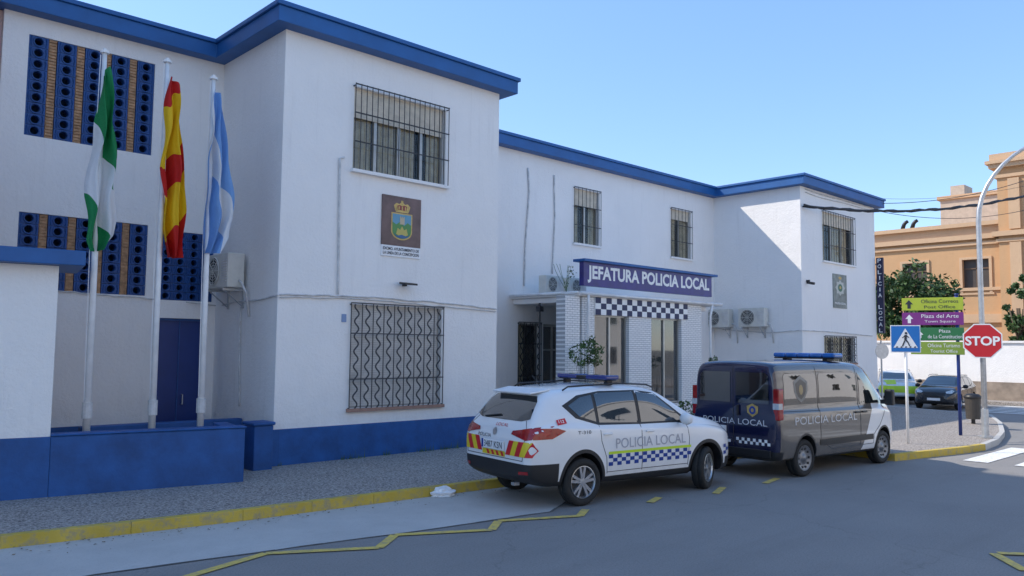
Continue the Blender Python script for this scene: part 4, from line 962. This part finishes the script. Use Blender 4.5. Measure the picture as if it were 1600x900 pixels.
root,c=car('police_car','white police SUV with blue checkered side band parked by the yellow kerb','police car',(10.84,8.96,0),R(-8),spaint,SUVT,1.0,R(24),livery='suv',scl=(1.06,1.06,1.13))
for ax in 'RL':
    LV=c.checks('livery_checker',chkb,-.84,.93,.50,.655,20,3,ax)
    c.poly('livery_stripe',ygr,[(-.84,.658),(.93,.658),(.93,.695),(-.84,.695)],ax,.005,parent=LV)
    c.text('side_lettering',gtxt,'POLICIA LOCAL',.06,.80,1.5,.14,ax,bold=.0)
    c.checks('livery_checker',chkb,1.74,1.92,.50,.655,2,3,ax)
    c.text('unit_number',dtxt,'T-310',-1.32,.985,.25,.045,ax,bold=0)
    c.poly('emergency_sticker',chred,[(-1.78,1.09),(-1.60,1.11),(-1.62,1.18),(-1.78,1.16)],ax,.006); c.text('emergency_number',wsgn,'112',-1.695,1.137,.1,.04,ax,.009)
it=[];it2=[]
for s in (-1,1):
    for k in range(5):
        a=.30+k*.11; q=([(s*a,.69),(s*(a+.11),.69),(s*min(a+.20,.87),.885),(s*min(a+.09,.86),.885)],[(0,1,2,3)])
        if a+.20>.88: q=([(s*a,.69),(s*min(a+.11,.83),.69),(s*.86,.78),(s*min(a+.09,.86),.885)],[(0,1,2,3)])
        (it if k%2==0 else it2).append(q)
c.polys('rear_chevron',chred,it,'B',.006,.08); c.polys('rear_chevron',yelr,it2,'B',.006,.08)
c.poly('rear_chevron',yelr,[(-.29,.655),(.29,.655),(.29,.725),(-.29,.725)],'B',.006)
it=[([(-.27+k*.12,.66),(-.21+k*.12,.66),(-.17+k*.12,.72),(-.23+k*.12,.72)],[(0,1,2,3)]) for k in range(4)]
c.polys('rear_chevron',chred,it,'B',.008,.08)
c.text('rear_lettering',dtxt,'POLICIA',.25,.91,.34,.045,'B',.007,bold=0); c.text('rear_lettering',chred,'LOCAL',-.12,1.07,.3,.04,'B',.007,bold=0)
c.poly('maker_badge',alloy,circ(0,.975,.05,.05,14),'B',.012)
g=MB(); g.box(-.62,-.38,-.58,.58,1.655,1.72); LBR=g.build('light_bar',blk,root,rel=False,bevel=.02)
bll=M('blue_lens',(.01,.03,.2),.1,coat=.6)
for a_,b_ in ((-.6,-.12),(.12,.6)): g=MB(); g.box(-.64,-.36,a_,b_,1.67,1.735); g.build('blue_lens',bll,LBR,rel=False,bevel=.02)
for y in (-.5,.5): g=MB(); g.box(-.55,-.45,y-.04,y+.04,1.59,1.655); g.build('light_bar_foot',blk,LBR,rel=False)
g=MB(); g.tube([(-1.45,0,1.58),(-1.6,0,1.73)],.006,6); g.build('antenna',blk,root,rel=False)
g=MB(); g.box(-2.27,-2.18,-.5,-.42,.30,.34); g.build('exhaust',galv,root,rel=False)
# ---- van
VT=dict(
 top=[(-2.47,1.82),(-2.44,1.90),(-2.36,1.94),(-1,1.955),(.5,1.95),(.95,1.90),(1.25,1.74),(1.55,1.47),(1.78,1.27),(1.95,1.19),(2.2,1.10),(2.38,.95),(2.46,.76),(2.49,.62)],
 belt=[(-2.47,1.12),(1.2,1.10),(1.6,1.07),(1.95,1.02),(2.2,.93),(2.38,.8),(2.46,.66),(2.49,.54)],
 w=[(-2.47,.90),(-2.44,.935),(-2.36,.955),(0,.965),(1.6,.96),(2.0,.90),(2.25,.80),(2.42,.66),(2.49,.5)],
 wr=[(-2.47,.80),(-2.36,.83),(0,.84),(.9,.82),(1.3,.76),(1.8,.78),(2.2,.66),(2.49,.4)],
 bot=[(-2.47,.34),(-2.4,.28),(0,.25),(2.2,.23),(2.42,.28),(2.49,.36)],bulge=1.5)
VXS=[-2.47,-2.44,-2.36,-2.1,-1.7,-1.2,-.7,-.2,.3,.7,.95,1.1,1.25,1.4,1.55,1.78,1.95,2.1,2.25,2.38,2.45,2.49]
def vwhite(nt,x,y,z,mul,gt,lt,mx):
    e=mth(nt,'ADD',.40,mul(z,.60)); return gt(x,e)
vpaint=paintm('navy_van_paint_side_reflection',(.010,.013,.05),.32,(-2.3,.46),(2.2,.40),(-1.55,1.55),.40,.335,extra=vwhite,r=.14,coat=1.0,side=(.120,.105,.090))  # brown-grey flanks are the sunlit street's reflection, painted into the base colour
van=thing('police_van','dark navy police van with white front and blue roof beacon bar','police van',(16.30,8.2,0),R(-4.5))
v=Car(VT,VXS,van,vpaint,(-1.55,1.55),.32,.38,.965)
for ax in 'RL':
    s=-1 if ax=='R' else 1
    v.poly('side_window',cglass,[(-.98,1.22),(-.98,1.70),(-.92,1.74),(.42,1.74),(.46,1.70),(.46,1.22)],ax,.006)
    v.poly('side_window',cglass,[(-2.2,1.22),(-2.2,1.70),(-2.15,1.74),(-1.12,1.74),(-1.08,1.70),(-1.08,1.22)],ax,.006)
    v.poly('front_door_window',cglass,[(.60,1.16),(.60,1.74),(.95,1.73),(1.2,1.58),(1.48,1.3),(1.5,1.16)],ax,.006)
    for pts in ([(.53,1.86),(.53,.42)],[(1.55,1.25),(1.6,1.0),(1.35,.75),(1.1,.6),(1.08,.42),(.53,.42),(-.6,.42),(-1.03,.6),(-1.03,1.86)],[(-1.0,1.1),(-2.3,1.12)]):
        g=MB(); v.seam(g,pts,ax,.006); g.build('door_seam',blk,van,rel=False)
    v.poly('side_moulding',blk,[(-1.05,.50),(1.05,.50),(1.05,.60),(-1.05,.60)],ax,.012)
    for hx in (.68,.38):
        p=v.hit(hx,1.02,ax,.02); g=MB(); g.box(p.x-.09,p.x+.09,p.y-.014,p.y+.014,p.z-.018,p.z+.018); g.build('door_handle',blk,van,rel=False,bevel=.008)
    v.text('side_lettering',vtxt,'POLICIA LOCAL',-.78,.95,2.3,.13,ax,bold=0)
    em=[(-.26,.13),(-.1,.2),(0,.24),(.1,.2),(.26,.13),(.23,-.06),(.14,-.17),(0,-.24),(-.14,-.17),(-.23,-.06)]
    E=v.poly('police_emblem',M('emblem_grey',(.22,.21,.19),.4),[(-1.63+a*.95,1.48+b*.95) for a,b in em],ax,.009)
    v.poly('emblem_field',M('emblem_brown',(.10,.085,.07),.4),[(-1.63+a*.72,1.48+b*.72) for a,b in em],ax,.011,parent=E)
    v.poly('emblem_center',M('emblem_bronze',(.36,.26,.12),.45),circ(-1.63,1.47,.07,.085,14),ax,.014,parent=E)
    g=MB(); g.box(1.42,1.56,s*1.02,s*1.20,1.12,1.42); MR=g.build('door_mirror',blk,van,rel=False,bevel=.035); g=MB(); g.box(1.46,1.54,s*.93,s*1.03,1.14,1.22); g.build('mirror_arm',blk,MR,rel=False)
    g=MB(); g.box(-2.47,-2.30,s*.83,s*.955,.98,1.50); TL=g.build('tail_light',redl,van,rel=False,bevel=.02); g=MB(); g.box(-2.475,-2.35,s*.835,s*.957,1.16,1.26); g.build('clear_lens',headm,TL,rel=False)
    v.poly('rear_window',cglass,[(s*.06,1.24),(s*.06,1.76),(s*.68,1.76),(s*.75,1.70),(s*.76,1.24)],'B',.008)
    v.poly('headlight',headm,[(s*.45,.86),(s*.5,.98),(s*.72,1.08),(s*.74,.92)],'F',.008)
v.poly('windscreen',cglass,[(-.72,1.28),(-.66,1.80),(.66,1.80),(.72,1.28)],'F',.006); v.poly('grille',blk,[(-.4,.7),(-.42,.86),(.42,.86),(.4,.7)],'F',.008)
v.text('rear_lettering',vtxt,'POLICIA LOCAL',-.02,.92,1.4,.10,'B',bold=0)
E=v.poly('police_emblem',gold,[(-.54,1.19),(-.42,1.235),(-.30,1.19),(-.31,1.08),(-.42,1.01),(-.53,1.08)],'B',.009); v.poly('emblem_center',chkb,circ(-.42,1.125,.07,.07,12),'B',.012,parent=E); v.poly('emblem_center',gold,circ(-.42,1.125,.03,.035,8),'B',.015,parent=E)
v.checks('livery_checker',wsgn,-.78,-.06,.55,.65,12,2,'B'); v.checks('livery_checker',wsgn,.06,.78,.55,.65,12,2,'B')
g=MB(); v.seam(g,[(0,1.86),(0,.5)],'B',.007); g.build('rear_door_seam',blk,van,rel=False)
g=MB(); g.box(-2.52,-2.48,-.8,.8,.36,.48); g.build('rear_bumper_step',blk,van,rel=False,bevel=.01)
g=MB(); g.box(-2.53,-2.49,-.14,-.1,1.02,1.2); g.build('rear_door_handle',blk,van,rel=False,bevel=.01)
g=MB(); g.box(-2.51,-2.485,.15,.67,.72,.83); g.build('number_plate',wsgn,van,rel=False)
SX,SY,SZ=.985,1.04,1.12
for x in (-1.55,1.55):
    for y in (-.82,.82):
        w_=wheel(van,x,y,.335,.22,0,'steel'); k_=.352/.335; w_.location.z=.352/SZ; w_.scale=(k_/SX,1/SY,k_/SZ)
bl2=M('beacon_blue',(.03,.16,.5),.1,coat=.7,var=.3,vs=6)
g=MB(); g.box(.05,.38,-.68,.68,1.985,2.01); LBR=g.build('light_bar',blk,van,rel=False,bevel=.01)
for k in range(5): g=MB(); g.box(.03,.40,-.69+k*.277,-.42+k*.277,2.012,2.095); g.build('blue_lens',bl2,LBR,rel=False,bevel=.03)
for a_ in (-.5,.4): g=MB(); g.box(.1,.3,a_,a_+.1,1.94,1.984); g.build('light_bar_foot',blk,LBR,rel=False)
van.scale=(SX,SY,SZ)
# ---- far cars
bp=paintm('black_car_paint',(.012,.013,.018),.3,(-1.9,.4),(1.95,.36),(-1.323,1.323),.40,.33,r=.15)
car('parked_car','black hatchback standing across the side street facing the viewer','car',(37.6,12.4,0),R(186),bp,scaleT(SUVT,.93),.93,0,wr_=.33,scl=(.94,.94,.94))
wp2=paintm('white_far_car_paint',(.75,.76,.76),.3,(-1.9,.4),(1.95,.36),(-1.323,1.323),.40,.33)
r2_,c2=car('patrol_car','white and fluorescent yellow patrol car half hidden behind the police van','police car',(40.0,15.4,0),R(205),wp2,scaleT(SUVT,.95),.95,0,wr_=.33)
for ax in 'RL': c2.checks('livery_checker',ygr,-.9,.95,.5,.85,6,1,ax); c2.poly('livery_stripe',ygr,[(-2.0,.6),(1.9,.6),(1.9,.78),(-2.0,.78)],ax,.004)
c2.poly('front_band',ygr,[(-.8,.5),(-.8,.82),(.8,.82),(.8,.5)],'F',.012)
c2.poly('bonnet_panel',ygr,[(1.25,-.6),(1.95,-.5),(1.95,-.1),(1.25,-.1)],'T',.006)
# ---------------------------------------------------------------- street furniture
al=R(17)
bs=GP(1540,684,.15)
T=thing('street_lamp','tall galvanised street lamp with curved arm beside the stop sign','street lamp',bs)
g=MB(); x,y=bs.x,bs.y; ad=Vector((.5,-.866,0))
P=[Vector((x,y,.15)),Vector((x,y,3)),Vector((x,y,5.9))]
for k in range(1,11): a=R(8.2*k); P.append(Vector((x,y,5.9))+ad*(2.6*(1-math.cos(a)))+Vector((0,0,2.35*math.sin(a))))
P.append(P[-1]+ad*.8+Vector((0,0,.12))); g.tube(P,lambda t:.070-.036*t,14); g.build('pole',galv,T,smooth=True)
g=MB(); g.cyl((x,y,.15),(x,y,.2),.18,12); g.cyl((x,y,.201),(x,y,.9),.09,12); g.build('base',galv,T)
e=P[-1]; g=MB(); g.prism([e+Vector((0,0,-.06))+ad*t+Vector((ad.y,-ad.x,0))*s_ for t,s_ in ((-.1,-.09),(.6,-.14),(.75,0),(.6,.14),(-.1,.09))],(0,0,.12)); g.build('lamp_head',galv,T,bevel=.03)
pl=Pl(Vector((x,y,2.70)),al)
T=thing('stop_sign','red octagonal STOP sign clamped to the lamp post','road sign',(x,y,2.2))
oct_=lambda r_:[(r_*math.cos(R(22.5+45*k)),r_*math.sin(R(22.5+45*k))) for k in range(8)]
g=MB(); pl.poly(g,oct_(.49),.11,.13); g.build('sign_plate',wsgn,T)
g=MB(); pl.flat(g,oct_(.457),.134); g.build('red_face',flat('stop_red',(.55,.012,.02),.35),T,fix=False)
g=MB(); pl.text(g,'STOP',0,0,.80,.25,.138,.03); g.build('lettering',wsgn,T,fix=False)
for w0 in (-.25,.2): g=MB(); pl.rect(g,-.1,.1,w0,w0+.05,-.1,.108); g.build('clamp',galv,T)
b2=GP(1419,693,.15); pl=Pl(Vector((b2.x,b2.y,2.71)),R(20))
T=thing('crossing_sign','square blue pedestrian crossing sign on a slim white post','road sign',b2)
g=MB(); g.cyl((b2.x,b2.y,.15),(b2.x,b2.y,3.0),.035,10); g.build('post',polew,T,smooth=True)
g=MB(); pl.rect(g,-.335,.335,-.335,.335,.04,.06); g.build('sign_plate',wsgn,T,bevel=.004)
g=MB(); pl.flat(g,[(-.315,-.315),(.315,-.315),(.315,.315),(-.315,.315)],.065); g.build('blue_face',flat('sign_blue',(.01,.16,.5),.35),T,fix=False)
g=MB(); pl.flat(g,[(-.27,-.22),(.27,-.22),(0,.26)],.069); g.build('white_triangle',wsgn,T,fix=False)
g=MB()
def seg(a,b,w,d=.073):
    a=Vector(a);b=Vector(b);t=(b-a).normalized();n=Vector((-t.y,t.x))*w/2; pl.flat(g,[tuple(a-n),tuple(b-n),tuple(b+n),tuple(a+n)],d)
pl.flat(g,circ(.015,.14,.03),.073); seg((.01,.1),(-.0,-.02),.055); seg((0,-.01),(-.07,-.18),.03,.074); seg((0,-.01),(.06,-.1),.032,.075); seg((.06,-.1),(.09,-.18),.026,.076); seg((.01,.09),(-.07,.02),.022,.077); seg((.01,.09),(.08,.03),.022,.078)
for k in range(5): pl.flat(g,[(-.22+k*.1,-.215),(-.18+k*.1,-.215),(-.165+k*.1,-.185),(-.205+k*.1,-.185)],.072)
g.build('walking_figure',dtxt,T,fix=False)
b3=GP(1501,680,.15)
T=thing('direction_sign_post','blue post carrying four coloured tourist direction panels','signpost',b3)
g=MB(); g.cyl((b3.x,b3.y,.15),(b3.x,b3.y,3.95),.045,12); g.cyl((b3.x,b3.y,3.951),(b3.x,b3.y,4.0),.055,12); g.build('post',M('post_blue',(.015,.04,.2),.4),T,smooth=True)
for zc_,u0,c_,t1,t2,tc2 in ((3.72,-1.35,(.45,.53,.04),'Oficina Correos','Post Office',dtxt),(3.31,-1.35,(.22,.03,.22),'Plaza del Arte','Town Square',wsgn),(2.89,-1.0,(.03,.18,.06),'Plaza','de La Constitucion',wsgn),(2.50,-1.15,(.25,.36,.05),'Oficina Turismo','Tourist Office',wsgn)):
    pl=Pl(Vector((b3.x,b3.y,zc_)),R(17)); g=MB(); pl.rect(g,u0,.16,-.175,.175,.055,.09); mt=flat('panel_colour',c_,.4); B_=g.build('direction_panel',mt,T,bevel=.008)
    g=MB(); wdt=.16-u0
    if t1=='Plaza': pl.text(g,t1,u0+wdt*.6,.08,wdt*.24,.085,.094,.0); pl.text(g,t2,u0+wdt*.6,-.07,wdt*.72,.1,.094,.0)
    else: pl.text(g,t1,u0+wdt*.62,.075,wdt*.6,.1,.094,.0); pl.text(g,t2,u0+wdt*.62,-.08,wdt*.5,.085,.094,.0)
    pl.flat(g,[(u0+.18,.12),(u0+.08,0),(u0+.14,0),(u0+.14,-.12),(u0+.22,-.12),(u0+.22,0),(u0+.28,0)] if t1!='Plaza' else [(u0+.10,.06),(u0+.02,-.02),(u0+.07,-.02),(u0+.07,-.11),(u0+.12,-.11),(u0+.12,-.02),(u0+.17,-.02)],.094); g.build('panel_lettering',tc2,B_,fix=False)
q=ray(1377,550); t_=30/q.x; b4=Vector((q.x*t_,q.y*t_,.15))
T=thing('round_sign','round traffic sign seen from its grey back at the station corner','road sign',b4)
g=MB(); g.cyl(b4,(b4.x,b4.y,2.8),.03,10); g.build('post',galv,T); pl=Pl(Vector((b4.x,b4.y,2.4)),R(60)); g=MB(); pl.poly(g,circ(0,0,.28,.28,24),.03,.05); g.build('sign_disc',galv,T)
b5=GP(1521,662,.15)
T=thing('litter_bin','dark litter bin standing behind the direction sign post','bin',b5)
g=MB(); g.cyl((b5.x,b5.y,.3),(b5.x,b5.y,.95),.2,18,.23); g.build('bin_body',M('dull_brown_bin',(.06,.052,.045),.6),T,smooth=False); g=MB(); g.lathe([(.25,.951),(.26,1.0),(.18,1.08),(0,1.1)],18,'Z'); g.v=[v_+Vector((b5.x,b5.y,0)) for v_ in g.v]; g.build('lid',blk,T,smooth=True)
g=MB(); g.cyl(b5,(b5.x,b5.y,.299),.06,10); g.build('foot',iron,T)
b6=GP(692,773,.02); bm=bmesh.new(); bmesh.ops.create_icosphere(bm,subdivisions=3,radius=.16)
for vv in bm.verts:
    n_=math.sin(vv.co.x*37+1)*math.cos(vv.co.y*41)+math.sin(vv.co.z*53); vv.co*=1+.18*n_; vv.co.z=max(-.04,vv.co.z*.55); vv.co.x*=1.3
me=bpy.data.meshes.new('plastic_bag'); bm.to_mesh(me); bm.free(); me.materials.append(wsgn); o=bpy.data.objects.new('plastic_bag',me); col.objects.link(o); o.location=(b6.x,b6.y,.05); tag(o,'crumpled white plastic bag lying in the gutter behind the police car','litter')
def cable(a,b,sag,r,lab,n=30,twist=0):
    g=MB(); P=[]
    for k in range(n+1):
        t=k/n; q=a.lerp(b,t); q.z-=sag*4*t*(1-t); P.append(q)
    g.tube(P,r,6)
    if twist:
        for ph in (0,2.1): g.tube([q+Vector((0,math.sin(i*1.3+ph)*r*1.3,math.cos(i*1.3+ph)*r*1.3)) for i,q in enumerate(P)],r*.6,5)
    tag(g.build('overhead_cable',iron,smooth=True),lab,'cable')
c0=YP(1252,322,YA)+Vector((0,-.1,0))
cable(c0,XP(1640,296,40),.5,.042,'thick black cable bundle running from the far station block to the right',twist=1)
cable(YP(1362,318,YA)+Vector((0,-.1,0)),XP(1640,268,42),.4,.015,'thin upper cable above the thick bundle over the side street')
cable(YP(1362,329,YA)+Vector((0,-.1,0)),XP(1640,318,42),.5,.013,'thin lower cable below the thick bundle over the side street')
cable(XP(1375,310,42),XP(1640,282,42),.3,.008,'faint topmost wire crossing the sky by the orange building')
# ---------------------------------------------------------------- light
el=R(41.8); hd=Vector((-.55,.835,0)).normalized(); S_=hd*math.cos(el)+Vector((0,0,math.sin(el)))
sun=bpy.data.lights.new('sun','SUN'); sun.energy=5.0; sun.angle=R(.53); sun.color=(1,.92,.80); so=bpy.data.objects.new('sun',sun); col.objects.link(so); so.rotation_euler=S_.to_track_quat('Z','Y').to_euler()
w=bpy.data.worlds.new('World'); sc.world=w; w.use_nodes=True; nt=w.node_tree; bg=nt.nodes['Background']; sk=nt.nodes.new('ShaderNodeTexSky'); sk.sky_type='NISHITA'; sk.sun_disc=False; sk.sun_elevation=el; sk.sun_rotation=math.atan2(hd.x,hd.y)%(2*math.pi)
sk.air_density=1.0; sk.dust_density=.2; sk.ozone_density=1.0
gn=mixc(nt,1.0,sk.outputs[0],(2.0,2.05,2.25),'MULTIPLY')
gn=mixc(nt,.5,gn,(1.25,2.9,5.8))
nt.links.new(gn,bg.inputs[0]); bg.inputs[1].default_value=.15
sc.view_settings.view_transform='Standard'; sc.view_settings.look='None'; sc.view_settings.exposure=0
